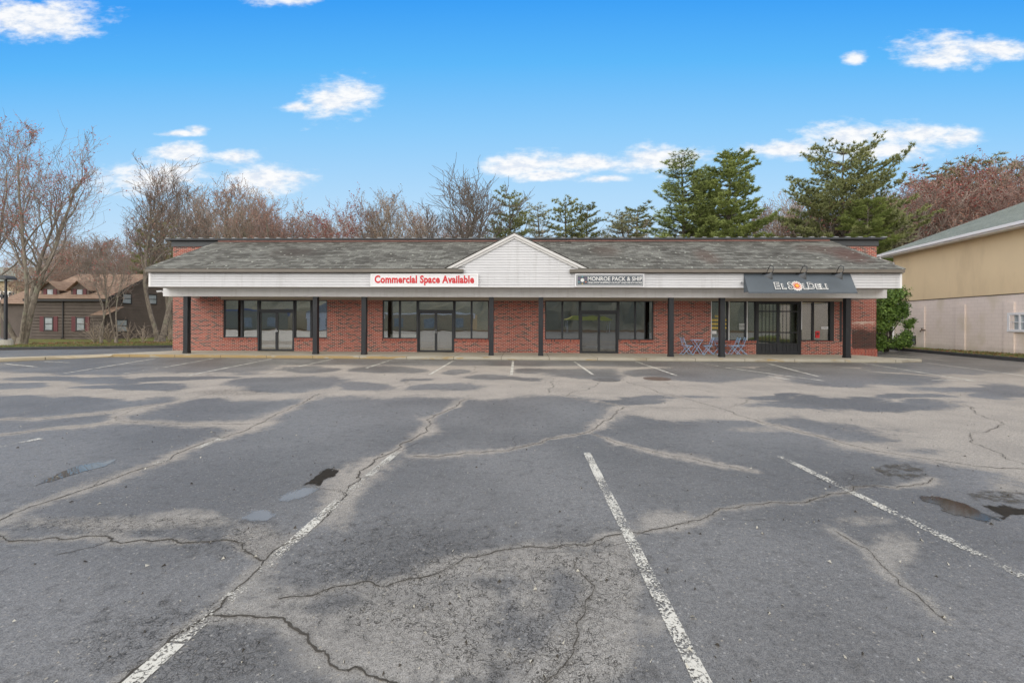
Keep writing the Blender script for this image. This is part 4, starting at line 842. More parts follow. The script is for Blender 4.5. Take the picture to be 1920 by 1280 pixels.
mb = MB(); mb.disc((ex, YS - .152, zc + .0), .085, 6, 'y', .008, 0, [(math.sin(k * math.pi / 3) * .085, math.cos(k * math.pi / 3) * .085) for k in range(6)][::-1])
for k in range(6):
    an = k * math.pi / 3; mb.disc((ex + math.sin(an) * .17, YS - .152, zc + math.cos(an) * .155), .024, 8, 'y', .008, 1 + k % 4)
mb.build('emblem', [M['white_ink'], M['teal'], M['purple'], M['sun_orange'], M['yellow_ink']], t)
# awning
AY, AB = YS - .02, YS - .42
a0 = PY(1394.5, 512.5, AY); a1 = PY(1594, 513, AY); b0 = PY(1400.5, 547, AB); b1 = PY(1603, 548.5, AB)
AX0, AX1, AZ1, AZ0 = a0.x, a1.x, a0.z, b0.z
t = thing('awning', ((AX0 + AX1) / 2, AY, AZ0), 'slate grey El Sol Deli awning with a flower like sun over the right shop', 'awning')
mb = MB(); mb.face([(AX0, AB, AZ0), (AX1, AB, AZ0), (AX1, AY, AZ1), (AX0, AY, AZ1)]); n = 10
mb.face([(AX0, AY, AZ1), (AX0, AY, AZ0), (AX0, AB, AZ0)]); mb.face([(AX1, AY, AZ1), (AX1, AB, AZ0), (AX1, AY, AZ0)]); mb.box(AX0, AX1, AB - .004, AB + .004, AZ0 - .06, AZ0)
mb.build('canvas', M['canvas'], t)
mb = MB()
for q in ((AX0 + .02, AB + .03, AZ0 + .01, AX1 - .02, AB + .03, AZ0 + .01), (AX0 + .02, AY - .03, AZ0 + .01, AX0 + .02, AB + .03, AZ0 + .01), (AX1 - .02, AY - .03, AZ0 + .01, AX1 - .02, AB + .03, AZ0 + .01)): mb.bar(q[:3], q[3:], .015)
mb.build('awning_frame', M['black_metal'], t)
vv = Vector((0, AY - AB, AZ1 - AZ0)).normalized(); nn = Vector((0, -vv.z, vv.y)); HL = math.hypot(AY - AB, AZ1 - AZ0)
def aw(px, f, off): return Vector((X(px, (AY + AB) / 2), 0, 0)) + Vector((0, AB, AZ0)) + vv * (HL * f) + nn * off
sx = lambda p: (p.x, p.y, p.z)
for (m, off, o_) in ((M['white_ink'], .032, .026), (M['sign_dark'], .060, -.004)):
    for ch, px, f, sz in (('E', 1454, .31, .44), ('L', 1466, .27, .34), ('S', 1479, .31, .46), ('L', 1506, .27, .36), ('D', 1518, .31, .42), ('E', 1529.5, .27, .34), ('L', 1538, .27, .34), ('I', 1545.5, .27, .34)):
        put_text('lettering', t, ch, sz, sx(aw(px, f, off)), m, u=(1, 0, 0), v=tuple(vv), offset=o_, extrude=.003)
def flower(r, k, amp, off, m):
    c = aw(1491.3, .31, off); mb = MB(); pts = []
    for i in range(96):
        an = 2 * math.pi * i / 96; q = r * (1 + amp * math.cos(k * an)); p = c + Vector((1, 0, 0)) * math.cos(an) * q + vv * math.sin(an) * q; pts.append(p)
    mb.prism(pts[::-1] if False else pts, nn * .006); mb.build('sun_emblem', m, t)
flower(.225, 14, .06, .012, M['white_ink']); flower(.115, 1, 0, .020, M['sun_red']); flower(.095, 1, 0, .028, M['sun_orange']); flower(.062, 1, 0, .036, M['sun_yellow'])
mb = MB(); c = aw(1491.3, .31, .020)
for k in range(14):
    an = 2 * math.pi * (k + .5) / 14; e = Vector((1, 0, 0)) * math.cos(an) + vv * math.sin(an); s_ = Vector((1, 0, 0)) * -math.sin(an) + vv * math.cos(an)
    mb.prism([c + e * .135 - s_ * .022, c + e * .135 + s_ * .022, c + e * .20], nn * .005)
mb.build('sun_rays', M['sun_orange'], t)
# gooseneck lamps over the awning
def lamp(px, label):
    bx = X(px - 12, YS); x = X(px, YS - .5); z0 = Z3 - .05
    t = thing('gooseneck_lamp', (bx, YS, z0), label, 'lamp', 'gooseneck lamps above the awning')
    mb = MB(); mb.disc((bx, YS - .05, z0), .06, 12, 'y', .05); mb.build('wall_plate', M['black_metal'], t)
    mb = MB(); P = [(bx, YS - .05, z0), (bx + .06, YS - .18, z0 + .02), (bx + (x - bx) * .5, YS - .34, z0 + .10), (bx + (x - bx) * .8, YS - .50, z0 + .26), (x, YS - .62, z0 + .30), (x + .04, YS - .72, z0 + .22), (x + .02, YS - .74, z0 + .06), (x - .02, YS - .72, z0 - .02)]
    mb.tube(P, .014, 7); mb.build('arm', M['black_metal'], t, smooth=True)
    sh = MB(); c = Vector((x - .02, YS - .72, z0 - .02)); ax = Vector((-.35, .45, -.82)).normalized(); ra_ = [.035, .05, .075, .125, .165, .17]; hh = [0, .05, .09, .14, .21, .225]
    sh.tube([c + ax * q for q in hh], ra_, 18, cap=False); sh.build('lamp_shade', M['charcoal'], t, smooth=True)
lamp(1442, 'leftmost of the three black gooseneck lamps above the deli awning'); lamp(1504.5, 'middle one of the three black gooseneck lamps above the deli awning'); lamp(1572, 'rightmost of the three black gooseneck lamps above the deli awning')
# small devices
t = thing('security_camera', (BX0, YP, 2.98), 'small white security camera on the left end of the white beam', 'camera'); c = Vector((BX0 - .03, YP + .03, 3.0))
mb = MB(); mb.box(BX0 - .03, BX0 - .002, YP + .02, YP + .12, 2.95, 3.05); mb.build('bracket', M['white_trim'], t)
mb = MB(); mb.tube([(BX0 - .04, YP + .06, 3.0), (BX0 - .1, YP + .02, 3.03), (BX0 - .22, YP - .1, 3.0)], [.02, .045, .045], 10); mb.build('housing', M['white_trim'], t)
mb = MB(); mb.disc((BX0 - .215, YP - .118, 3.0), .03, 10, 'y', .008); mb.build('lens', M['black_metal'], t)
c = PY(1389.5, 529.5, YS); t = thing('security_camera', (c.x, YS, c.z), 'white dome camera on the clapboard just left of the deli awning', 'camera')
mb = MB(); mb.disc((c.x, YS - .05, c.z), .06, 12, 'y', .035); mb.build('base', M['white_trim'], t); mb = MB(); mb.tube([(c.x, YS - .05, c.z), (c.x - .01, YS - .09, c.z - .02), (c.x - .01, YS - .12, c.z - .03)], [.05, .045, .02], 10); mb.build('dome', M['seam'], t, smooth=True)
# lettering on the deli's window: yellow words and white hours
t = thing('window_lettering', (X(1340), YW + .07, 1.3), 'yellow and white decal lettering on the deli window behind the post', 'decal')
for k, (body, px, py, w) in enumerate((('TACOS', 1350, 593, .9), ('BURRITOS', 1348, 601, .8), ('TORTAS', 1348, 608, .8), ('TAMALES', 1348, 615, .8))):
    pass
def decal(body, px, py, w, m, size=.13): p = PY(px, py, YW + .06); put_text('words', t, body, size, (p.x, YW + .066, p.z), m, width=w, offset=.006, extrude=.001)
decal('TO', 1343.5, 593, .18, M['yellow_ink'])
for py in (600, 607.2, 614.5): decal('IIII', 1340.5, py, .3, M['yellow_ink']); decal('II', 1361.3, py, .09, M['yellow_ink'])
mb = MB()
for py in (607, 609.5, 612, 614.5, 617): a = PY(1386, py, YW + .06); mb.box(a.x, a.x + .26, YW + .06, YW + .064, a.z - .012, a.z + .012)
a = PY(1335, 622, YW + .06); mb.box(a.x, a.x + .22, YW + .06, YW + .064, a.z - .1, a.z + .05); mb.build('hours_text', M['white_ink'], t)
p = PY(1533, 627, YW + .06); t = thing('window_sticker', (p.x, YW + .06, p.z), 'red notice stuck low on the right deli window', 'notice'); mb = MB(); mb.box(p.x - .10, p.x + .10, YW + .06, YW + .066, p.z - .17, p.z + .17); mb.build('paper', M['sign_red'], t); mb = MB(); mb.box(p.x - .06, p.x + .06, YW + .056, YW + .0598, p.z - .02, p.z + .1); mb.build('print', M['shutter'], t)
p = PY(1546.5, 614.5, YW + .06); t = thing('window_sticker', (p.x, YW + .06, p.z), 'small cream OPEN notice on the right deli window above the red notice', 'notice'); mb = MB(); mb.box(p.x - .16, p.x + .16, YW + .06, YW + .066, p.z - .06, p.z + .06); mb.build('paper', M['sign_white'], t); put_text('words', t, 'OPEN', .1, (p.x, YW + .056, p.z), M['sign_dark'], width=.24, extrude=.001)

# ------------------------------------------------------------------ bistro set
def bistro_chair(loc, rz, label, tilt=0.0):
    t = thing('bistro_chair', loc, label, 'chair', 'pale blue folding bistro chairs'); c, s_ = math.cos(rz), math.sin(rz); L = Vector(loc)
    def w(x, y, z): return L + Vector((c * x - s_ * y, s_ * x + c * y, z))
    m = M['blue_paint']; r = .013
    for y in (-.19, .19):
        mb = MB(); mb.tube([w(.24, y, .0), w(.10, y, .2), w(-.06, y, .42), w(-.20, y, .80), w(-.21, y, .84)], r, 6); mb.build('leg', m, t)   # front foot runs up into the back
        yy = y * .86; mb = MB(); mb.tube([w(-.24, yy, .0), w(.0, yy, .24), w(.20, yy, .44)], r, 6); mb.build('leg', m, t)
    mb = MB(); mb.bar(w(.19, -.19, .07), w(.19, .19, .07), .008); mb.bar(w(-.20, -.165, .04), w(-.20, .165, .04), .008); mb.build('stretcher', m, t)
    mb = MB()
    for k in range(6): x0 = -.15 + k * .065; mb.prism([w(x0, -.2, .44), w(x0 + .05, -.2, .44), w(x0 + .05, .2, .44), w(x0, .2, .44)], (0, 0, .014))
    mb.bar(w(-.16, -.19, .433), w(.24, -.19, .433), .011); mb.bar(w(-.16, .19, .433), w(.24, .19, .433), .011); mb.build('seat', m, t)
    mb = MB()
    for z in (.60, .68, .76):
        x = -.06 - (z - .42) / .38 * .14; mb.prism([w(x, -.18, z), w(x, .18, z), w(x - .012, .18, z), w(x - .012, -.18, z)], Vector((c * -.015, s_ * -.015, .045)))
    mb.build('backrest', m, t)
sit = lambda px, py: (lambda p: (p.x, p.y, FZ + .002))(PZ(px, py, FZ))
tb = sit(1306.5, 664.8); t = thing('bistro_table', tb, 'pale blue folding bistro table between two chairs on the sidewalk', 'table'); L = Vector(tb)
mb = MB(); mb.disc((L.x, L.y, L.z + .70), .31, 28, 'z', .022); mb.build('tabletop', M['blue_paint'], t)
for s_ in (-1, 1):
    for y in (-.2, .2): mb = MB(); mb.tube([L + Vector((s_ * .26, y * (1 if s_ > 0 else .9), 0)), L + Vector((-s_ * .20, y * (1 if s_ > 0 else .9), .70))], .013, 6); mb.build('leg', M['blue_paint'], t)
mb = MB(); mb.bar(L + Vector((.24, -.2, .05)), L + Vector((.24, .2, .05)), .009); mb.bar(L + Vector((-.24, -.18, .05)), L + Vector((-.24, .18, .05)), .009); mb.build('stretcher', M['blue_paint'], t)
bistro_chair(sit(1286, 664.8), R(6), 'leftmost pale blue folding chair, on the left of the bistro table')
bistro_chair(sit(1328, 665), R(172), 'pale blue folding chair facing the bistro table from its right')
bistro_chair(sit(1349, 664.2), R(12), 'pale blue folding chair half hidden behind the dark post')
bistro_chair(sit(1377, 665), R(176), 'pale blue folding chair just right of the post, turned left')
bistro_chair(sit(1389, 664.2), R(168), 'rightmost pale blue folding chair, partly behind another chair')

# ------------------------------------------------------------------ brown house on the left
HY0, HY1 = 33.0, 40.8
HX1_, HX0_ = PY(197, 600, HY0).x, PY(58, 600, HY0).x
hz0 = 0.10
house = thing('brown_house', (HX1_, HY0, 0), 'dark brown clapboard house with orange brown roof, dormers and maroon shutters behind bare trees', 'house')
RGY = (HY0 + HY1) / 2; RGZ = 5.75; EVZ = 3.35; EVY0, EVY1 = HY0 - .35, HY1 + .35
mb = MB(); mb.box(HX0_, HX1_ - .02, HY0 + .02, HY1 - .02, hz0, EVZ + .1)
st = .25; z = hz0
def roofz(y): return RGZ - abs(y - RGY) * (RGZ - EVZ) / (RGY - EVY0)
while z < 5.6:
    zt = z + st
    if z < EVZ: zm = z + (zt - z) * .8; mb.face([(HX0_, HY0 - .05, z), (HX1_, HY0 - .05, z), (HX1_, HY0 - .045, zm), (HX0_, HY0 - .045, zm)]); mb.face([(HX0_, HY0 - .045, zm), (HX1_, HY0 - .045, zm), (HX1_, HY0 + .015, zm + .02), (HX0_, HY0 + .015, zm + .02)]); mb.face([(HX0_, HY0 + .015, zm + .02), (HX1_, HY0 + .015, zm + .02), (HX1_, HY0 + .015, zt), (HX0_, HY0 + .015, zt)]); mb.face([(HX0_, HY0, z), (HX1_, HY0, z), (HX1_, HY0 - .05, z), (HX0_, HY0 - .05, z)])
    ya = HY0 if z < roofz(HY0) - .1 else RGY - (RGZ - .1 - z) / (RGZ - EVZ) * (RGY - EVY0); yb_ = 2 * RGY - ya
    za = max(HY0, RGY - (RGZ - .1 - zt) / (RGZ - EVZ) * (RGY - EVY0)) if zt > roofz(HY0) - .1 else HY0; zb_ = 2 * RGY - za
    if yb_ - ya > .1 and zb_ - za > 0: mb.face([(HX1_ + .05, ya, z), (HX1_ + .05, yb_, z), (HX1_, zb_, zt), (HX1_, za, zt)]); mb.face([(HX1_, ya, z), (HX1_, yb_, z), (HX1_ + .05, yb_, z), (HX1_ + .05, ya, z)][::-1])
    z = zt
mb.build('wall', M['siding_brown'], house)
def hroof(x0, x1, y0, yr, z0, zr, nc=16, flip=False):
    mb = MB(); mb.uv = []
    for k in range(nc):
        a, b_ = k / nc, (k + 1) / nc; ya, yb2 = y0 + (yr - y0) * a, y0 + (yr - y0) * b_; za, zb2 = z0 + (zr - z0) * a, z0 + (zr - z0) * b_
        q = [(x0, ya, za + .02), (x1, ya, za + .02), (x1, yb2, zb2), (x0, yb2, zb2)]; u = [(x0, a * 5, 0), (x1, a * 5, 0), (x1, b_ * 5 - .001, 0), (x0, b_ * 5 - .001, 0)]
        mb.face(q); mb.uv += u; mb.face([(x0, ya, za - .02), (x1, ya, za - .02), (x1, ya, za + .02), (x0, ya, za + .02)]); mb.uv += [(x0, a * 5, 0), (x1, a * 5, 0), (x1, a * 5, 0), (x0, a * 5, 0)]
    return mb
hroof(HX0_ - .3, HX1_ + .35, EVY0, RGY, EVZ, RGZ).build('roof', M['house_roof'], house); hroof(HX0_ - .3, HX1_ + .35, EVY1, RGY, EVZ, RGZ).build('roof', M['house_roof'], house)
mb = MB()
for y0 in (EVY0, EVY1): mb.prism([(HX1_ + .33, y0, EVZ - .22), (HX1_ + .33, RGY, RGZ - .22), (HX1_ + .33, RGY, RGZ - .03), (HX1_ + .33, y0, EVZ - .03)], (.04, 0, 0))
mb.box(HX0_ - .3, HX1_ + .32, EVY0 + .02, EVY0 + .06, EVZ - .2, EVZ - .03); mb.box(HX0_, HX1_ + .32, EVY0 + .06, HY0 - .02, EVZ - .2, EVZ - .17); mb.build('roof_trim', M['brown_trim'], house)
wing = MB(); wx0 = HX0_ - 3.2; wing.box(wx0, HX0_ - .003, HY0 + .5, HY1 - 1.5, hz0, 3.0); wing.build('side_wing', M['siding_brown'], house); hroof(wx0 - .3, HX0_ - .31, HY0 + .1, HY0 + 3.3, 2.95, 4.6, 10).build('wing_roof', M['house_roof'], house)
# lean-to over the corner entrance
hroof(HX1_ - .3, HX1_ + 1.0, HY0 - .9, HY0 + .6, 2.05, 2.75, 5).build('porch_roof', M['house_roof'], house)
def hwin(px, py, w, h, Y=None, Xp=None, shut=True):
    if Y: c = PY(px, py, Y); c.y = Y
    else: c = PXX(px, py, Xp); c.x = Xp
    f = MB(); g = MB(); u = (1, 0) if Y else (0, 1); nrm = (0, -1) if Y else (1, 0)
    def bx(mb, a0, a1, z0, z1, d0, d1):
        if Y: mb.box(c.x + a0, c.x + a1, c.y - d1, c.y - d0, c.z + z0, c.z + z1)
        else: mb.box(c.x + d0, c.x + d1, c.y + a0, c.y + a1, c.z + z0, c.z + z1)
    e = .08
    bx(f, -w / 2 - e, w / 2 + e, h / 2, h / 2 + e, .008, .095); bx(f, -w / 2 - e, w / 2 + e, -h / 2 - e, -h / 2, .008, .105); bx(f, -w / 2 - e, -w / 2, -h / 2, h / 2, .008, .095); bx(f, w / 2, w / 2 + e, -h / 2, h / 2, .008, .095); bx(f, -w / 2, w / 2, -.025, .025, .008, .085)
    o = f.build('window', M['brown_trim'], house); bx(g, -w / 2, w / 2, -h / 2, h / 2, .006, .065); g.build('pane', M['pane'], o)
    if shut:
        for s_ in (-1, 1): sm = MB(); bx(sm, s_ * (w / 2 + e + .18) - .17, s_ * (w / 2 + e + .18) + .17, -h / 2 - .12, h / 2 + .12, .03, .08); sm.build('shutter', M['shutter'], house)
hwin(93, 607, .62, .95, Y=HY0); hwin(152.5, 607.5, .62, .95, Y=HY0)
hwin(227, 610.5, .85, .9, Xp=HX1_, shut=False); hwin(236.5, 560, .72, .72, Xp=HX1_, shut=False); hwin(284.5, 561, .75, .75, Xp=HX1_, shut=False)
dsx = PY(120, 590, HY0).x
mb = MB(); mb.tube([(dsx, HY0 - .07, EVZ - .2), (dsx, HY0 - .07, hz0 + .2), (dsx, HY0 - .2, hz0 + .08)], .05, 8); mb.build('downspout', M['brown_trim'], house)
for px in (94.5, 150):                                                    # dormers
    c = PY(px, 548, HY0 + .3).x; y0 = HY0 + .3; w = .75; zb, zw, zp = 3.4, 4.15, 4.75
    dm = MB(); dm.prism([(c - w, y0, zb), (c + w, y0, zb), (c + w, y0, zw), (c, y0, zp), (c - w, y0, zw)], (0, 2.6, 0)); do = dm.build('dormer', M['siding_brown'], house)
    for s_ in (-1, 1):
        rf2 = MB(); q = [(c + s_ * (w + .2), y0 - .25, zw - .14), (c, y0 - .25, zp + .03), (c, y0 + 2.4, zp + .03), (c + s_ * (w + .2), y0 + 2.4, zw - .14)]
        if s_ > 0: q = q[::-1]
        rf2.prism(q, (0, 0, .05)); rf2.uv = [(v[1], (v[2]) * 2, 0) for v in rf2.v]; rf2.build('dormer_roof', M['house_roof'], do)
    g = MB(); g.box(c - .22, c + .22, y0 - .03, y0 - .005, 3.5, 4.1); g.build('pane', M['pane'], do)
    for s_ in (-1, 1): g = MB(); g.box(c + s_ * .42 - .13, c + s_ * .42 + .13, y0 - .035, y0 - .004, 3.45, 4.15); g.build('shutter', M['shutter'], do)

# far left: tan building, fence, lamp
def px_z(px, py, Y): return PY(px, py, Y)
fb = thing('tan_house', (PY(10, 600, 62).x, 62, 0), 'tan sided house with grey roof at the far left behind the fence', 'house')
x0, x1 = PY(-190, 560, 62).x, PY(38, 560, 62).x; zt = PY(20, 527, 62).z
mb = MB(); mb.box(x0, x1, 62, 70, .1, zt); mb.build('wall', M['tan_siding'], fb)
mb = hroof(x0 - .5, x1 + .5, 61.4, 66, zt - .05, zt + 2.6, 12); mb.build('roof', M['green_roof'], fb)
for px in (9, 24): c = PY(px, 556, 62); mb = MB(); mb.box(c.x - .6, c.x + .6, 61.9, 61.99, c.z - 1, c.z + .8); wo_ = mb.build('window', M['white_trim'], fb); mb = MB(); mb.box(c.x - .48, c.x + .48, 61.87, 61.898, c.z - .85, c.z + .65); mb.build('pane', M['brown_trim'], wo_)
gh = thing('grey_roofed_house', (PY(85, 600, 75).x, 75, 0), 'low house with grey shingled roof far behind the brown house', 'house')
x0, x1 = PY(58, 540, 75).x, PY(152, 540, 75).x; zt = PY(90, 540, 75).z
mb = MB(); mb.box(x0, x1, 75, 82, .1, zt); mb.build('wall', M['sign_white'], gh); hroof(x0 - .5, x1 + .5, 74.4, 78.5, zt - .05, PY(90, 512, 78).z, 10).build('roof', M['seam'], gh)
fe = thing('board_fence', (PY(10, 600, 48).x, 48, 0), 'weathered tan board fence at the far left behind the lamp post', 'fence')
x0, x1 = PY(-160, 590, 48).x, PY(36, 590, 48).x; z0, z1 = PY(10, 606, 48).z, PY(10, 578, 48).z; mb = MB(); x = x0
while x < x1: mb.box(x, x + .14, 48, 48.025, z0, z1 + rng.uniform(-.02, .02)); x += .145
mb.build('boards', M['old_wood'], fe); mb = MB()
for zz in (z0 + .2, z1 - .3): mb.box(x0, x1, 47.95, 47.998, zz, zz + .1)
mb.build('rails', M['old_wood'], fe)
mb = MB(); a = PY(-200, 606, 47.9); mb.face([(a.x - 20, 38, .135), (PY(40, 606, 38).x, 38, .135), (PY(46, 606, 50).x, 50, z0 + .15), (a.x - 20, 50, z0 + .15)]); mb.build('grass_bank', M['lawn'], kind='structure')
mb = MB(); mb.face([(-70, 31, .137), (PY(44, 640, 31).x, 31, .137), (PY(44, 626, 38).x, 37.9, .137), (-70, 37.9, .137)]); mb.build('side_road', mat('side_asphalt', (0.20, 0.20, 0.205), 0.7, 0.15, 1), kind='structure')
lp = PZ(10.5, 648, .13); D = lp.y
t = thing('lamp_post', lp, 'dark square parking lot lamp post with a flat shoebox head at the far left', 'lamp post')
mb = MB(); mb.tube([(lp.x, lp.y, .08), (lp.x, lp.y, .13 + .35)], [.34, .30], 14); mb.build('concrete_base', M['concrete'], t)
zm = PY(10, 553, D).z; ztop = PY(10, 524, D).z
mb = MB(); mb.box(lp.x - .058, lp.x + .058, D - .058, D + .058, .481, zm); mb.box(lp.x - .04, lp.x + .04, D - .04, D + .04, zm, ztop); mb.build('pole', M['black_metal'], t)
mb = MB(); mb.box(lp.x - .9, lp.x - .059, D - .1, D + .1, zm - .14, zm + .02); mb.build('arm', M['black_metal'], t)
mb = MB(); mb.prism([(lp.x - .30, D - .28, ztop), (lp.x + .36, D - .28, ztop), (lp.x + .36, D - .28, ztop + .08), (lp.x + .16, D - .28, ztop + .22), (lp.x - .16, D - .28, ztop + .22), (lp.x - .30, D - .28, ztop + .10)][::1], (0, .56, 0)); mb.build('lamp_head', M['charcoal'], t)

# ------------------------------------------------------------------ right hand building
B1 = Vector((23.9, 19.9, 0)); bd = Vector((0.165, 0.986, 0)).normalized()       # its wall runs back and slightly right
def wallhit(px, py):                                                    # sight line to that wall
    d = ray(px, py); n = Vector((bd.y, -bd.x, 0)); return CP + d * ((B1 - CP).dot(n) / d.dot(n))
cN = wallhit(1676, 600); cN.z = 0; cF = B1 - bd * 14; bn = Vector((-bd.y, bd.x, 0))  # bn points to the lot
if bn.x > 0: bn = -bn
LG = wallhit(1920, 549).z; EVR = wallhit(1920, 425).z
rb_ = thing('stucco_building', cN, 'tan stucco and pale painted block building with a grey green hip roof', 'building')
def along(p, q, off0, off1, z0, z1, mb):                                # box along the wall
    a, b_ = Vector(p), Vector(q); mb.prism([a + bn * off0 + Vector((0, 0, z0)), b_ + bn * off0 + Vector((0, 0, z0)), b_ + bn * off1 + Vector((0, 0, z0)), a + bn * off1 + Vector((0, 0, z0))], (0, 0, z1 - z0))
mb = MB(); along(cN, cF, 0, -11, -.02, LG - .03, mb); mb.build('block_wall', M['block'], rb_)
mb = MB(); along(cN + bd * 0.0, cF, .05, -11, LG, EVR, mb); mb.build('stucco_wall', M['stucco'], rb_)
mb = MB(); along(cN, cF, .03, -.2, LG - .028, LG - .002, mb); mb.build('ledge', M['brown_trim'], rb_)
for pa, pb, pt in ((1720, 1735, 575), (1794, 1811, 571), (1885, 1903.5, 566)):
    a, b_ = wallhit(pa, 600), wallhit(pb, 600); z = wallhit(pb, pt).z; a.z = b_.z = 0; mb = MB(); along(a, b_, .07, .002, 0, z, mb); mb.build('pilaster', M['block'], rb_)
# roof
ov = .75; g0, g1 = cN + bd * ov + bn * ov, cF + bn * ov; RH = 2.9; RUN = 6.2
mb = MB(); mb.uv = []; nc = 30
for k in range(nc):
    a, b_ = k / nc, (k + 1) / nc
    pA, pB = g0 + (-bd - bn) * RUN * a, g1 - bn * RUN * a; pC, pD = g1 - bn * RUN * b_, g0 + (-bd - bn) * RUN * b_; za, zb2 = EVR + .12 + RH * a, EVR + .12 + RH * b_
    mb.face([(pA.x, pA.y, za + .015), (pB.x, pB.y, za + .015), (pC.x, pC.y, zb2), (pD.x, pD.y, zb2)][::-1]); mb.uv += [((p - g0).dot(bd), r_ * 6.8, 0) for p, r_ in ((pD, b_ - .001), (pC, b_ - .001), (pB, a), (pA, a))]
    e0, e1 = g0 + (-bd - bn) * RUN * a, g0 + (-bd - bn) * RUN * b_; f0, f1 = g0 - bn * (12.5 - RUN * a) - bd * RUN * a, g0 - bn * (12.5 - RUN * b_) - bd * RUN * b_
    mb.face([(e0.x, e0.y, za), (f0.x, f0.y, za), (f1.x, f1.y, zb2), (e1.x, e1.y, zb2)]); mb.uv += [((p - g0).dot(bn), r_ * 6.8, 0) for p, r_ in ((e0, a), (f0, a), (f1, b_), (e1, b_))]
mb.build('roof', M['green_roof'], rb_)
mb = MB(); along(cN + bd * (ov - .06), cF, ov - .02, .051, EVR - .06, EVR - .02, mb); mb.build('soffit', M['white_trim'], rb_)
mb = MB(); along(g0 - bn * ov, g1 - bn * ov, ov + .11, ov - .01, EVR - .02, EVR + .13, mb)
a = g0 + bd * .12 - bn * .0; mb.prism([a + Vector((0, 0, EVR - .02)), a - bd * .12 + Vector((0, 0, EVR - .02)), a - bd * .12 - bn * 12 + Vector((0, 0, EVR - .02)), a - bn * 12 + Vector((0, 0, EVR - .02))], (0, 0, .15)); mb.build('gutter', M['sign_white'], rb_)
mb = MB(); along(g0 - bn * ov, g1 - bn * ov, ov - .012, ov - .04, EVR - .10, EVR + .1, mb); mb.build('fascia', M['white_trim'], rb_)
a = cN + bn * (ov + .02) + bd * .1; b_ = cN + bn * .12 - bd * .15; mb = MB(); mb.tube([a + Vector((0, 0, EVR - .02)), a + Vector((0, 0, EVR - .22)), b_ + Vector((0, 0, EVR - .5)), b_ + Vector((0, 0, .1))], .06, 8); mb.build('downspout', M['sign_white'], rb_)
p = wallhit(1915, 604); wl, wh = 1.25, .95
def onwall(p, u0, u1, z0, z1, o0, o1, mb): a, b_ = Vector((p.x, p.y, 0)) - bd * u0, Vector((p.x, p.y, 0)) - bd * u1; along(a, b_, o1, o0, z0, z1, mb)
mb = MB(); e = .12
onwall(p, -wl / 2, wl / 2, p.z + wh / 2 - e, p.z + wh / 2, .002, .09, mb); onwall(p, -wl / 2, wl / 2, p.z - wh / 2, p.z - wh / 2 + e, .002, .1, mb)
for u in (-wl / 2, -.03, wl / 2 - e): onwall(p, u, u + (e if u != -.03 else .06), p.z - wh / 2 + e, p.z + wh / 2 - e, .002, .09, mb)
wo_ = mb.build('window', M['sign_white'], rb_); mb = MB(); onwall(p, -wl / 2 + e, wl / 2 - e, p.z - wh / 2 + e, p.z + wh / 2 - e, .003, .03, mb); mb.build('pane', M['pane'], wo_)
mb = MB(); onwall(p, -wl / 2 + e, wl / 2 - e, p.z - .02, p.z + .02, .031, .07, mb); mb.build('glazing_bar', M['sign_white'], wo_)
p = wallhit(1711, 637); mb = MB(); onwall(p, -.3, .3, p.z - .28, p.z + .28, .002, .05, mb); vo_ = mb.build('wall_vent', M['charcoal'], rb_); mb = MB()
for k in range(4): onwall(p, -.27, .27, p.z - .24 + k * .13, p.z - .19 + k * .13, .051, .09, mb)
mb.build('louvre', M['seam'], vo_)
p = wallhit(1735, 619); t = thing('hose_tap', (p.x, p.y, p.z), 'old outdoor tap with rusty stains on the pale block wall', 'tap'); mb = MB(); q = Vector((p.x, p.y, p.z)) + bn * .13; mb.tube([q - bn * .12, q + bn * .1, q + bn * .16 + Vector((0, 0, -.1))], .04, 8); mb.build('spout', M['rust'], t); mb = MB(); mb.tube([q + bn * .06, q + bn * .06 + Vector((0, 0, .12))], .03, 7); mb.disc((q.x + bn.x * .06, q.y, q.z + .12), .08, 10, 'z', .02); mb.build('handle', M['rust'], t)

# ------------------------------------------------------------------ vegetation
def bark(name, a, b_): 
    m = bpy.data.materials.new(name); m.use_nodes = True; nt = m.node_tree; bs = nt.nodes['Principled BSDF']; p = N(nt, 'ShaderNodeTexCoord').outputs['Object']
    n = NOISE(nt, SCALEV(nt, p, (6, 6, 1.5)), 2.0, 6, 0.65); c = RAMP(nt, n, [(0.32, a), (0.62, b_)])
    c = MIX(nt, MA(nt, 'MULTIPLY', SS(nt, NOISE(nt, p, 1.6, 4), 0.54, 0.66), 0.55), c, (0.27, 0.29, 0.20))
    nt.links.new(c, bs.inputs['Base Color']); bs.inputs['Roughness'].default_value = 0.95
    bp = N(nt, 'ShaderNodeBump', {'Strength': 0.7, 'Distance': 0.03, 'Height': n}); nt.links.new(bp.outputs[0], bs.inputs['Normal']); return m
M['bark'] = bark('grey_bark', (0.11, 0.09, 0.072), (0.30, 0.26, 0.21)); M['bark_dark'] = bark('dark_bark', (0.06, 0.05, 0.042), (0.16, 0.135, 0.11)); M['bark_pale'] = bark('pale_bark', (0.20, 0.17, 0.13), (0.40, 0.36, 0.29))
M['twig'] = mat('twig_brown', (0.26, 0.215, 0.18), 0.9, 0.2, 1); M['twig_red'] = mat('twig_red', (0.28, 0.19, 0.16), 0.9, 0.2, 1); M['twig_tan'] = mat('twig_tan', (0.34, 0.28, 0.22), 0.9, 0.2, 1); M['twig_dark'] = mat('twig_dark', (0.15, 0.125, 0.105), 0.9, 0.2, 1)
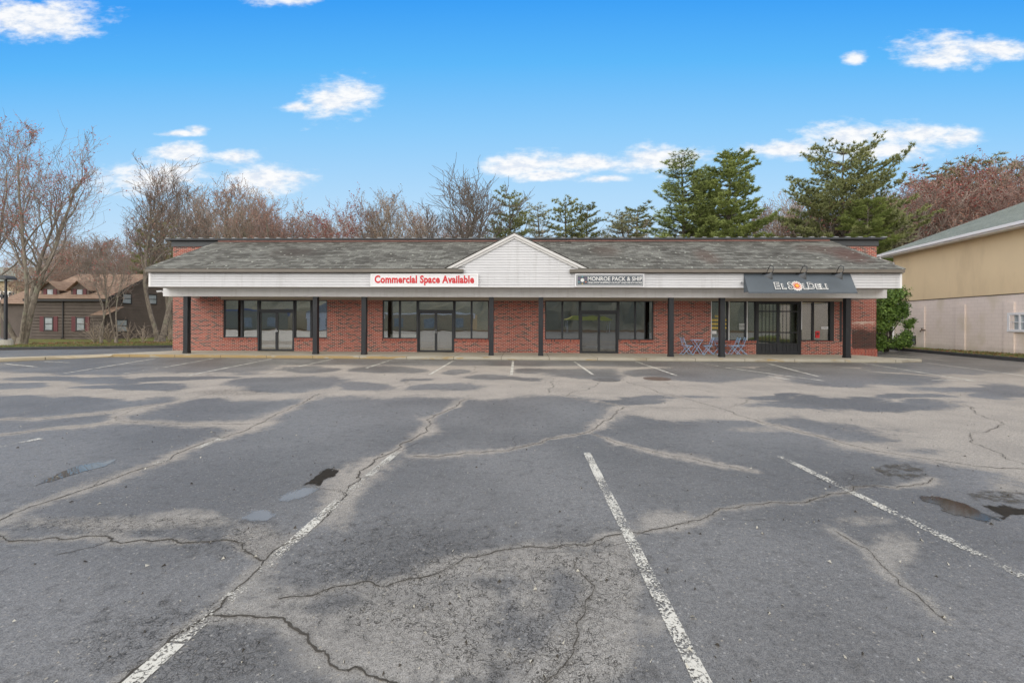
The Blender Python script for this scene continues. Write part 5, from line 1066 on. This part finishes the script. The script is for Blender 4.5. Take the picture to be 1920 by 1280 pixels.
M['bud_red'] = mat('bud_red', (0.42, 0.125, 0.105), 0.8, 0.3, 2); M['bud_brown'] = mat('bud_rust', (0.32, 0.165, 0.115), 0.8, 0.3, 2); M['bud_tan'] = mat('bud_tan', (0.36, 0.26, 0.18), 0.8, 0.3, 2)
def bare(seed, H, stems=1, spread=.5, r0=.2, nl=(9, 6, 5, 4), up=.12, gnarl=.16, low=.3, buds=3000, budsz=.05, minr=.0085, lens=(.50, .55, .6, .6)):
    r = random.Random(seed); tk = MB(); tw = MB(); tips = []
    def grow(p, d, L, rad, lv):
        n = (9, 7, 5, 4, 3)[lv]; pts = [p.copy()]; rs = [rad]; dirs = [d.copy()]
        for k in range(n):
            g = gnarl * (1.0 if lv else .45)
            d = (d + Vector((r.gauss(0, g), r.gauss(0, g), r.gauss(0, g) + up * (1 if lv else .5)))).normalized(); p = p + d * (L / n); pts.append(p.copy()); dirs.append(d.copy()); rs.append(max(minr * (.6 if lv > 3 else 1), rad * (1 - (k + 1) / n * .72)))
        (tk if lv < 2 else tw).tube(pts, rs, (8, 6, 4, 3, 3)[lv], cap=False)
        if lv >= 3: tips.extend(pts[1:])
        if lv >= len(nl): return
        c = nl[lv]
        for i in range(c):
            t = (low if lv == 0 else .22) + (1 - (low if lv == 0 else .22)) * (i + r.uniform(.1, .9)) / c; k = min(int(t * n), n - 1); q = pts[k].lerp(pts[k + 1], t * n - k); dd = dirs[k + 1]
            ax = dd.orthogonal().normalized(); ax.rotate(__import__('mathutils').Quaternion(dd, r.uniform(0, 6.283)))
            an = r.uniform(.45, .95) * (1 if lv else spread * 1.7 * (1.15 - .45 * t)); nd = dd.copy(); nd.rotate(__import__('mathutils').Quaternion(ax, an))
            ll = L * lens[lv] * r.uniform(.65, 1.15) * (1.0 if lv else (1.25 - .75 * t)); rr_ = max(minr, rs[k] * r.uniform(.42, .68))
            grow(q, nd, ll, rr_, lv + 1)
    for s_ in range(stems):
        a = s_ * 6.283 / stems + r.uniform(-.5, .5); lean = spread * .42 * (0 if stems == 1 else r.uniform(.5, 1.2)); rr_ = r0 * (1 if stems == 1 else r.uniform(.6, .9))
        grow(Vector((math.cos(a) * r0 * .6 * (stems > 1), math.sin(a) * r0 * .6 * (stems > 1), -.1)), Vector((math.sin(lean) * math.cos(a), math.sin(lean) * math.sin(a), math.cos(lean))), H * (.86 if stems == 1 else r.uniform(.68, .86)), rr_, 0)
    tk.tube([(0, 0, -.1), (0, 0, .12), (0, 0, .5)], [r0 * 1.7, r0 * 1.35, r0 * 1.02], 9, cap=False)
    bd_ = MB()
    for _ in range(min(buds, len(tips) * 3)):
        p = r.choice(tips) + Vector((r.gauss(0, .05), r.gauss(0, .05), r.gauss(0, .05))); s_ = budsz * r.uniform(.5, 1.3); a = Vector((r.gauss(0, 1), r.gauss(0, 1), r.gauss(0, 1))).normalized() * s_; b_ = a.orthogonal().normalized() * s_ * .7
        bd_.face([p - a, p + b_, p + a, p - b_ * .6])
    n0 = len(tw.f); off = len(tw.v); tw.v += bd_.v; tw.f += [tuple(i + off for i in f) for f in bd_.f]; tw.mi += [1] * len(bd_.f)
    zs = max(v[2] for v in tw.v)
    mt, mc = tk.mesh('trunk', [M['bark']]), tw.mesh('crown', [M['twig'], M['bud_red']])
    mt.polygons.foreach_set('use_smooth', [True] * len(mt.polygons)); return mt, mc, zs
def plant(name, meshes, base, height, rz, label, cat, mats, group=None, wide=1.0):
    mt, mc, zs = meshes; k = height / zs; t = thing(name, base, label, cat, group); t.rotation_euler = (0, 0, rz); t.scale = (k * wide, k * wide, k)
    for nm, me, ms in (('trunk', mt, mats[:1]), ('crown', mc, mats[1:])):
        o = bpy.data.objects.new(nm, me); COL.objects.link(o); o.parent = t
        for i, m in enumerate(ms): o.material_slots[i].link = 'OBJECT'; o.material_slots[i].material = m
    return t
V = [bare(11, 14, 4, .66, .19, (8, 6, 5, 3), .15, .13, .30, 3000, .05, .008, (.46, .52, .58, .6)), bare(12, 13, 1, .55, .2, (11, 6, 5, 3), .2, .13, .32, 2200, .05), bare(13, 13, 2, .55, .22, (8, 6, 5, 3), .16, .13, .34, 1900, .05, .011), bare(14, 13, 1, .55, .23, (11, 6, 4, 3), .18, .14, .3, 2300, .055, .012),
     bare(15, 14, 1, .8, .34, (10, 7, 6, 4), .13, .17, .28, 0, .05, .019), bare(16, 8, 2, .42, .085, (6, 5, 4, 3), .12, .2, .35, 300, .045), bare(17, 12, 3, .6, .18, (7, 6, 4, 3), .16, .15, .28, 2800, .065, .011)]
def base_at(px, Y, z=0.0): p = PY(px, 603, Y); return Vector((p.x, Y, z))
def top_h(px, py, Y, z=0.0): return PY(px, py, Y).z - z
def bt(v, px, py, Y, rz, label, mats, name='bare_tree', wide=1.0, z=.1, group=None): return plant(name, V[v], base_at(px, Y, z), top_h(px, py, Y, z), rz, label, 'tree', mats, group, wide)
mm = lambda b, t, u: [M[b], M[t], M[u]]
# near trees on the left verge
bt(0, 40, 208, PZ(40, 645, .13).y, R(20), 'tall spreading bare tree of several stems at the far left beside the lamp post', mm('bark', 'twig', 'bud_red'), 'maple_tree', 1.05)
bt(0, -75, 190, PZ(-60, 645, .13).y + 1, R(200), 'bare tree cut off by the left edge of the picture', mm('bark', 'twig', 'bud_red'), 'maple_tree')
bt(5, 190, 440, PZ(190, 641, .13).y - 1.2, R(70), 'crooked small bare tree leaning left in front of the brown house', mm('bark', 'twig', 'bud_red'))
bt(5, 218, 425, PZ(218, 641, .13).y - 1.0, R(205), 'small forked bare tree in front of the brown house gable', mm('bark', 'twig', 'bud_red'))
bt(2, 300, 292, PZ(300, 640, .13).y, R(100), 'tall bare tree rising behind the left end of the shop fascia', mm('bark', 'twig_dark', 'bud_brown'), 'bare_tree', 1.25)
bt(1, 322, 330, PZ(316, 640, .13).y + 4, R(10), 'bare tree standing close behind the left end of the shop roof', mm('bark', 'twig', 'bud_brown'), 'bare_tree', 1.1)
# prominent crowns above the roof
for v, px, py, Y, rz, lab, mt_ in [(3, 435, 318, 44, 10, 'brown bare tree with a rounded crown above the left part of the roof', mm('bark', 'twig', 'bud_brown')), (6, 525, 350, 46, 60, 'rust red budding tree above the roof left of the red lettered sign', mm('bark', 'twig_red', 'bud_brown')), (2, 470, 350, 47, 300, 'ascending fine branched bare tree just right of the rounded crown', mm('bark', 'twig_tan', 'bud_tan')), (3, 385, 345, 50, 130, 'thin brown bare tree between two fuller crowns at the left of the roof', mm('bark_dark', 'twig', 'bud_tan')), (6, 640, 350, 46, 200, 'reddish budding tree above the roof at the red lettered sign', mm('bark', 'twig_red', 'bud_red')), (3, 705, 345, 48, 250, 'slender upright bare tree right of the reddish tree above the roof', mm('bark', 'twig', 'bud_tan')), (1, 762, 360, 47, 310, 'leaning bare tree just left of the gnarled dead tree', mm('bark', 'twig_tan', 'bud_tan')), (4, 848, 286, 45, 35, 'tall gnarled leafless tree left of the white gable', mm('bark_dark', 'twig_dark', 'bud_tan')), (6, 580, 372, 54, 20, 'pinkish brown tree in the second row above the roof', mm('bark', 'twig_red', 'bud_brown'))]:
    bt(v, px, py, Y, R(rz), lab, mt_, 'bare_tree', 1.15)
r = random.Random(21)
W1 = 'trees of the woods behind the brown house'
for i in range(17): px = 55 + i * 17 + r.uniform(-8, 8); bt(r.choice((3, 6, 3, 2)), px, r.uniform(425, 480), r.uniform(50, 72), r.uniform(0, 6.28), 'brownish bare tree in the woods behind the brown house', mm(r.choice(('bark', 'bark_pale')), r.choice(('twig_red', 'twig', 'twig_tan')), r.choice(('bud_brown', 'bud_tan', 'bud_tan'))), 'bare_tree', 1.5, .1, W1)
W2 = 'trees of the woods behind the left half of the shop roof'
for i in range(16): px = 335 + i * 35 + r.uniform(-12, 12); bt(r.choice((3, 6, 2, 1)), px, r.uniform(366, 405) + (14 if px > 760 else 0), r.uniform(50, 66), r.uniform(0, 6.28), 'brownish bare tree in the woods behind the left half of the shop roof', mm(r.choice(('bark', 'bark_pale')), r.choice(('twig', 'twig_tan', 'twig_red')), r.choice(('bud_brown', 'bud_tan', 'bud_brown'))), 'bare_tree', 1.35, .1, W2)
W3 = 'low scrub trees along the middle of the shop roof'
for i in range(9): px = 890 + i * 42 + r.uniform(-12, 12); bt(r.choice((5, 6, 5)), px, r.uniform(418, 436), r.uniform(50, 62), r.uniform(0, 6.28), 'low brown scrub tree showing just above the middle of the shop roof', mm('bark_pale', 'twig_tan', 'bud_tan'), 'bare_tree', 1.5, .1, W3)
W4 = 'trees of the woods behind the right half of the shop roof'
for i in range(13): px = 1400 + i * 23 + r.uniform(-10, 10); bt(r.choice((3, 2, 6, 1)), px, r.uniform(345, 400), r.uniform(46, 60), r.uniform(0, 6.28), 'tan brown bare tree in the woods behind the right half of the shop roof', mm(r.choice(('bark_pale', 'bark_pale', 'bark')), r.choice(('twig_tan', 'twig', 'twig_red')), r.choice(('bud_tan', 'bud_brown', 'bud_red'))), 'bare_tree', 1.3, .1, W4)
W5 = 'red budding trees on the slope behind the stucco building'
for i in range(24): px = 1640 + i * 14.5 + r.uniform(-10, 10); bt(r.choice((6, 3, 6)), px, r.uniform(285, 345) + max(0, 1720 - px) * .5, r.uniform(44, 66), r.uniform(0, 6.28), 'red budding tree on the slope behind the stucco building', mm(r.choice(('bark_pale', 'bark')), r.choice(('twig_red', 'twig_red', 'twig')), r.choice(('bud_red', 'bud_red', 'bud_brown'))), 'red_maple', 1.35, .1, W5)

# pines
def needles(name, a, b_):
    m = bpy.data.materials.new(name); m.use_nodes = True; nt = m.node_tree; bs = nt.nodes['Principled BSDF']; p = N(nt, 'ShaderNodeTexCoord').outputs['Object']
    nt.links.new(RAMP(nt, MA(nt, 'ADD', MA(nt, 'MULTIPLY', NOISE(nt, p, .8, 3), .6), MA(nt, 'MULTIPLY', NOISE(nt, p, 9, 2), .4)), [(0.32, a), (0.66, b_)]), bs.inputs['Base Color']); bs.inputs['Roughness'].default_value = 0.7; bs.inputs['Specular IOR Level'].default_value = 0.3; return m
M['needle'] = needles('pine_needles', (0.15, 0.20, 0.062), (0.35, 0.40, 0.12)); M['needle_dark'] = needles('dark_pine_needles', (0.135, 0.16, 0.066), (0.30, 0.31, 0.12)); M['needle_olive'] = needles('olive_needles', (0.20, 0.21, 0.11), (0.37, 0.35, 0.19))
def pine(seed, H=15, Rm=3.4, start=.18, whorls=20, nb=5, dens=1.0, upc=.25, shape=0, stems=1):
    r = random.Random(seed); tk = MB(); cr = MB()
    for st_ in range(stems):
        ox, oy = (0, 0) if stems == 1 else (r.uniform(-.7, .7), r.uniform(-.7, .7)); lean = r.uniform(-.03, .03)
        hh = H * (1 if st_ == 0 else r.uniform(.75, .92)); axis = lambda z: Vector((ox * min(1, z / 4) + lean * z + .12 * math.sin(z * .6 + seed), oy * min(1, z / 4) + .1 * math.cos(z * .5), z))
        tk.tube([axis(hh * k / 14 - .1) for k in range(15)], [.24 * (1 - k / 14) ** .8 + .02 for k in range(15)], 8, cap=False)
        for w in range(whorls):
            t = start + (1 - start) * (w + r.uniform(-.25, .25)) / whorls; t = min(max(t, .05), .985); z = hh * t; u = (t - start) / (1 - start)
            prof = (.16 + .84 * math.sin((u * .60 + .38) * math.pi) ** .8) if shape == 0 else (min(1, u * 2.2 + .45) * (1 - max(0, u - .25) / .85) ** .75 + .12)
            for b in range(nb):
                if r.random() < .13: continue
                a = b * 6.283 / nb + w * 1.3 + r.uniform(-.35, .35); L = Rm * prof * r.uniform(.55, 1.25); 
                if L < .25: L = .25
                p = axis(z); d = Vector((math.cos(a), math.sin(a), upc * (.3 + u) + r.uniform(-.12, .12))).normalized(); pts = [p]; n = max(3, int(L / .45))
                for k in range(n): d = (d + Vector((r.gauss(0, .09), r.gauss(0, .09), r.gauss(.035, .05)))).normalized(); pts.append(pts[-1] + d * L / n)
                tk.tube(pts, [max(.012, .05 * (1 - k / (n + .5)) * min(1, L / 2)) for k in range(n + 1)], 4, cap=False)
                for k in range(1, n + 1):
                    if k / n < .28 and L > 1.5: continue
                    for side in (-1, 1, 0):
                        if side == 0 and k < n: continue
                        sl2 = (0.22 + .55 * (1 - abs(k / n - .55))) * min(1, L / 2.2) * r.uniform(.6, 1.2) if side else .12
                        dd = (pts[k] - pts[k - 1]).normalized(); sd2 = Vector((-dd.y, dd.x, 0)).normalized() * side; bd2 = (dd * .8 + sd2 * .75 + Vector((0, 0, r.uniform(-.05, .3)))).normalized() if side else dd
                        nt_ = max(1, int(sl2 / .15 * dens))
                        for j in range(nt_):
                            c = pts[k] + bd2 * (sl2 * (j + .7) / nt_) + Vector((r.gauss(0, .05), r.gauss(0, .05), r.gauss(0, .04)))
                            for q in range(13):
                                nd = (bd2 * .55 + Vector((r.gauss(0, .6), r.gauss(0, .6), r.gauss(.3, .45)))).normalized(); ln_ = r.uniform(.16, .32); wv = nd.orthogonal().normalized() * r.uniform(.018, .036)
                                cr.face([c - wv, c + wv, c + nd * ln_])
    zs = max(v[2] for v in cr.v); mt, mc = tk.mesh('trunk', [M['bark_dark']]), cr.mesh('crown', [M['needle']]); return mt, mc, zs
PN = [pine(1, 15, 3.3, .10, 33, 7, 1.8, .25, 1), pine(2, 13, 3.2, .16, 19, 6, 1.3, .3, 1), pine(9, 15, 4.7, .42, 14, 6, 1.25, .34, 0, 2), pine(4, 12, 2.6, .08, 21, 6, 1.1, .25, 1)]
def pn(v, px, py, Y, rz, label, m='needle', wide=1.0, z=.1): return plant('pine_tree', PN[v], base_at(px, Y, z), top_h(px, py, Y, z), R(rz), label, 'tree', [M['bark_dark'], M[m]], None, wide)
pn(1, 948, 350, 48, 0, 'dark pine with layered boughs just left of the white gable peak', 'needle_dark', .9)
pn(3, 1012, 378, 56, 50, 'small slim olive pine just right of the white gable peak', 'needle_olive', .9)
pn(3, 1058, 370, 55, 110, 'small pine, middle one of three right of the white gable', 'needle_dark', 1.0)
pn(1, 1104, 376, 54, 200, 'small layered pine above the slate grey sign', 'needle_dark', .8)
pn(3, 1172, 392, 54, 10, 'thin short pine left of the two tall green pines', 'needle_olive', 1.2)
pn(3, 1192, 378, 57, 250, 'slim pine close against the left of the two tall green pines', 'needle_dark', 1.2)
pn(0, 1283, 284, 43, 30, 'tall dense green pine, left one of the tall pair', 'needle', .98)
pn(0, 1362, 279, 42, 160, 'tall dense green pine, right one of the tall pair', 'needle', 1.0)
pn(0, 1318, 310, 47, 260, 'green pine half hidden between the tall pair of pines', 'needle', .7)
pn(2, 1572, 264, 42, 75, 'broad open topped pine with up swept boughs above the deli awning', 'needle_dark', .95)
pn(0, 1622, 366, 38, 210, 'lower bright green pine bough mass in front of the broad pine', 'needle', 1.05)
pn(3, 1500, 392, 47, 100, 'small green pine under the left boughs of the broad pine', 'needle', .9)
pn(3, 1680, 400, 44, 15, 'small dark evergreen against the red budding trees', 'needle_olive', 1.3)
pn(3, 1835, 296, 62, 40, 'green topped tree poking above the red budding trees', 'needle_olive', 1.5)
pn(3, 1740, 312, 62, 140, 'olive topped tree at the left of the red budding slope', 'needle_olive', 1.5)
pn(3, 303, 405, 40, 0, 'dark evergreen wrapped round a bare trunk left of the shop roof', 'needle_dark', .95)
# glossy shrubs by the stucco building
def leafmat(name, a, b_):
    m = needles(name, a, b_); m.node_tree.nodes['Principled BSDF'].inputs['Roughness'].default_value = 0.42; return m
M['leafA'] = leafmat('glossy_leaf', (0.045, 0.10, 0.02), (0.14, 0.235, 0.045)); M['leafB'] = leafmat('young_leaf', (0.10, 0.18, 0.035), (0.23, 0.34, 0.065)); M['leafO'] = mat('orange_leaf', (0.40, 0.10, 0.03), .6, .2)
def shrub(name, clumps, base, label, n, seed, orange=None):
    r = random.Random(seed); t = thing(name, base, label, 'shrub'); mb = MB(); st_ = MB()
    for (c, rad) in clumps:
        c = Vector(c); st_.tube([Vector(base) + Vector((r.uniform(-.2, .2), r.uniform(-.2, .2), -.05)), Vector(base).lerp(c, .5) + Vector((r.uniform(-.15, .15), r.uniform(-.15, .15), .1)), c], [.045, .03, .015], 6)
        for _ in range(int(n * rad * rad)):
            d = Vector((r.gauss(0, 1), r.gauss(0, 1), r.gauss(0, 1))).normalized(); k = rad * (r.random() ** .33) * r.uniform(.65, 1.12) * (1 + .22 * math.sin(d.x * 7 + c.z * 5) * math.sin(d.z * 8 + c.x * 3)); p = c + Vector((d.x, d.y, d.z * .95)) * k
            o = (d * .8 + Vector((r.gauss(0, .5), r.gauss(0, .5), r.gauss(.3, .5)))).normalized(); a = o.orthogonal(); a.rotate(__import__('mathutils').Quaternion(o, r.uniform(0, 6.28))); a.normalize(); L_ = r.uniform(.045, .095); w = o.cross(a) * L_ * .33
            mi = (1 if r.random() < .3 else 0)
            if orange and (p - Vector(orange)).length < .16: mi = 2
            mb.face([p - a * L_, p + w - o * .01, p + a * L_ - o * .03, p - w - o * .01], mi)
    st_.build('stems', M['bark_dark'], t); mb.build('foliage', [M['leafA'], M['leafB'], M['leafO']], t)
def sp_(px, py, Y): return tuple(PY(px, py, Y))
yb_ = 24.0
shrub('evergreen_shrub', [(sp_(1666, 560, yb_), .62), (sp_(1683, 552, yb_), .55), (sp_(1655, 585, yb_), .60), (sp_(1676, 588, yb_ + .2), .68), (sp_(1690, 575, yb_), .42), (sp_(1650, 612, yb_), .48), (sp_(1664, 608, yb_), .36), (sp_(1649, 634, yb_), .40), (sp_(1656, 645, yb_ - .1), .26), (sp_(1697, 588, yb_ + .2), .22), (sp_(1650, 651, yb_), .26)], tuple(PZ(1658, 656, .1)), 'tall glossy evergreen shrub between the shop corner and the stucco building', 4200, 5)
yb_ = 25.0
shrub('evergreen_shrub', [(sp_(1683, 641, yb_), .40), (sp_(1695, 636, yb_), .45), (sp_(1700, 626, yb_), .32), (sp_(1672, 646, yb_), .24), (sp_(1704, 611, yb_), .27), (sp_(1710, 602, yb_), .24), (sp_(1699, 605, yb_), .18), (sp_(1705, 645, yb_), .22)], tuple(PZ(1690, 653, .12)), 'low rounded green shrub at the foot of the pale block wall', 4200, 6, sp_(1695, 620, yb_ - .3))
# scrub at the foot of the near trees
def scrub(px, Y, h, n, seed, label):
    r = random.Random(seed); b = base_at(px, Y, .12); t = thing('bare_shrub', b, label, 'shrub', 'bare twiggy shrubs in front of the brown house'); mb = MB()
    for _ in range(n):
        a = r.uniform(0, 6.28); e = r.uniform(.1, .8); p = Vector(b); d = Vector((math.cos(a) * e, math.sin(a) * e, 1)).normalized(); pts = [p]
        for k in range(4): d = (d + Vector((r.gauss(0, .2), r.gauss(0, .2), r.gauss(-.05, .12)))).normalized(); pts.append(pts[-1] + d * h * r.uniform(.15, .33))
        mb.tube(pts, [.014, .012, .01, .008, .006], 3, cap=False)
        for k in (2, 3): q = pts[k] + Vector((r.gauss(0, .3), r.gauss(0, .3), r.uniform(.1, .35))) * h * .5; mb.tube([pts[k], q], [.008, .005], 3, cap=False)
    mb.build('branches', M['twig_tan'], t)
for px, Y, h, n, lab in ((178, 28.2, 1.7, 26, 'bare twiggy shrub left of the crooked tree in front of the brown house'), (205, 28.6, 1.6, 26, 'bare twiggy shrub between the two small trees before the brown house'), (240, 29, 1.3, 18, 'bare twiggy shrub under the gable windows of the brown house'), (268, 29, 1.2, 16, 'low bare shrub beside the trunk near the shop corner'), (320, 29.5, 1.3, 16, 'bare shrub half hidden by the left brick corner')): scrub(px, Y, h, n, int(px), lab)

# wooded slope across the road behind the camera: only its reflection is seen in the shop glass
mb = MB(); rr = random.Random(8); nx = 90
for j in range(5):
    for i in range(nx):
        def hp(i, j): 
            q = random.Random(i * 31 + j * 7); return (-110 + i * 220 / nx + q.uniform(-.8, .8), -48 - j * 4 + q.uniform(-1, 1), (-.05 if j == 0 else 2.3 * j + q.uniform(-1.2, 2.2)))
        mb.face([hp(i, j), hp(i, j + 1), hp(i + 1, j + 1), hp(i + 1, j)])
mb.build('far_wood', soil('far_wood_colour', (0.18, 0.17, 0.125), (0.25, 0.24, 0.18), (0.33, 0.31, 0.24), .5), kind='stuff', label='brown wooded slope across the road', cat='wood')

def across(name, x0, x1, h, wallm, bandm, label, gable=False):
    t = thing(name, ((x0 + x1) / 2, -38, 0), label, 'building'); mb = MB(); mb.box(x0, x1, -46, -38, 0, h); mb.build('wall', wallm, t)
    mb = MB(); mb.box(x0 - .3, x1 + .3, -38.4, -38.003, h - .9, h + .3); mb.build('fascia', bandm, t)
    if gable: mb = MB(); mb.prism([(x0 - .4, -37.9, h + .301), (x1 + .4, -37.9, h + .301), ((x0 + x1) / 2, -37.9, h + 2.6)], (0, -8, 0)); mb.build('roof', M['seam'], t)
    for k in range(3): xx = x0 + (x1 - x0) * (k + .5) / 3; mb = MB(); mb.box(xx - 1, xx + 1, -38.0, -37.95, .5, 2.2); mb.build('window', M['dark_glass'] if False else M['pane'], t)
M['blue_band'] = mat('blue_band', (0.12, 0.17, 0.32), .5, .05)
across('roadside_shop', -62, -46, 3.6, M['room'], M['blue_band'], 'low shop with blue fascia across the road')
across('roadside_house', -42, -33, 2.9, M['sign_white'], M['white_trim'], 'white gabled building across the road', True)
across('roadside_garage', -27, -10, 3.0, M['tan_siding'], M['white_trim'], 'tan garage with white fascia across the road')
t = thing('market_tent', (10.5, -30, 0), 'yellow market tent across the road', 'tent'); mb = MB(); mb.prism([(6.5, -31, 2.0), (14.5, -31, 2.0), (13, -31, 2.7), (8, -31, 2.7)], (0, 3, 0)); mb.build('canopy', mat('yellow_canvas', (0.80, 0.74, 0.20), .8), t)
for x in (7, 14):
    for y in (-30.8, -28.2): mb = MB(); mb.bar((x, y, -.02), (x, y, 2.0), .05); mb.build('leg', M['white_trim'], t)
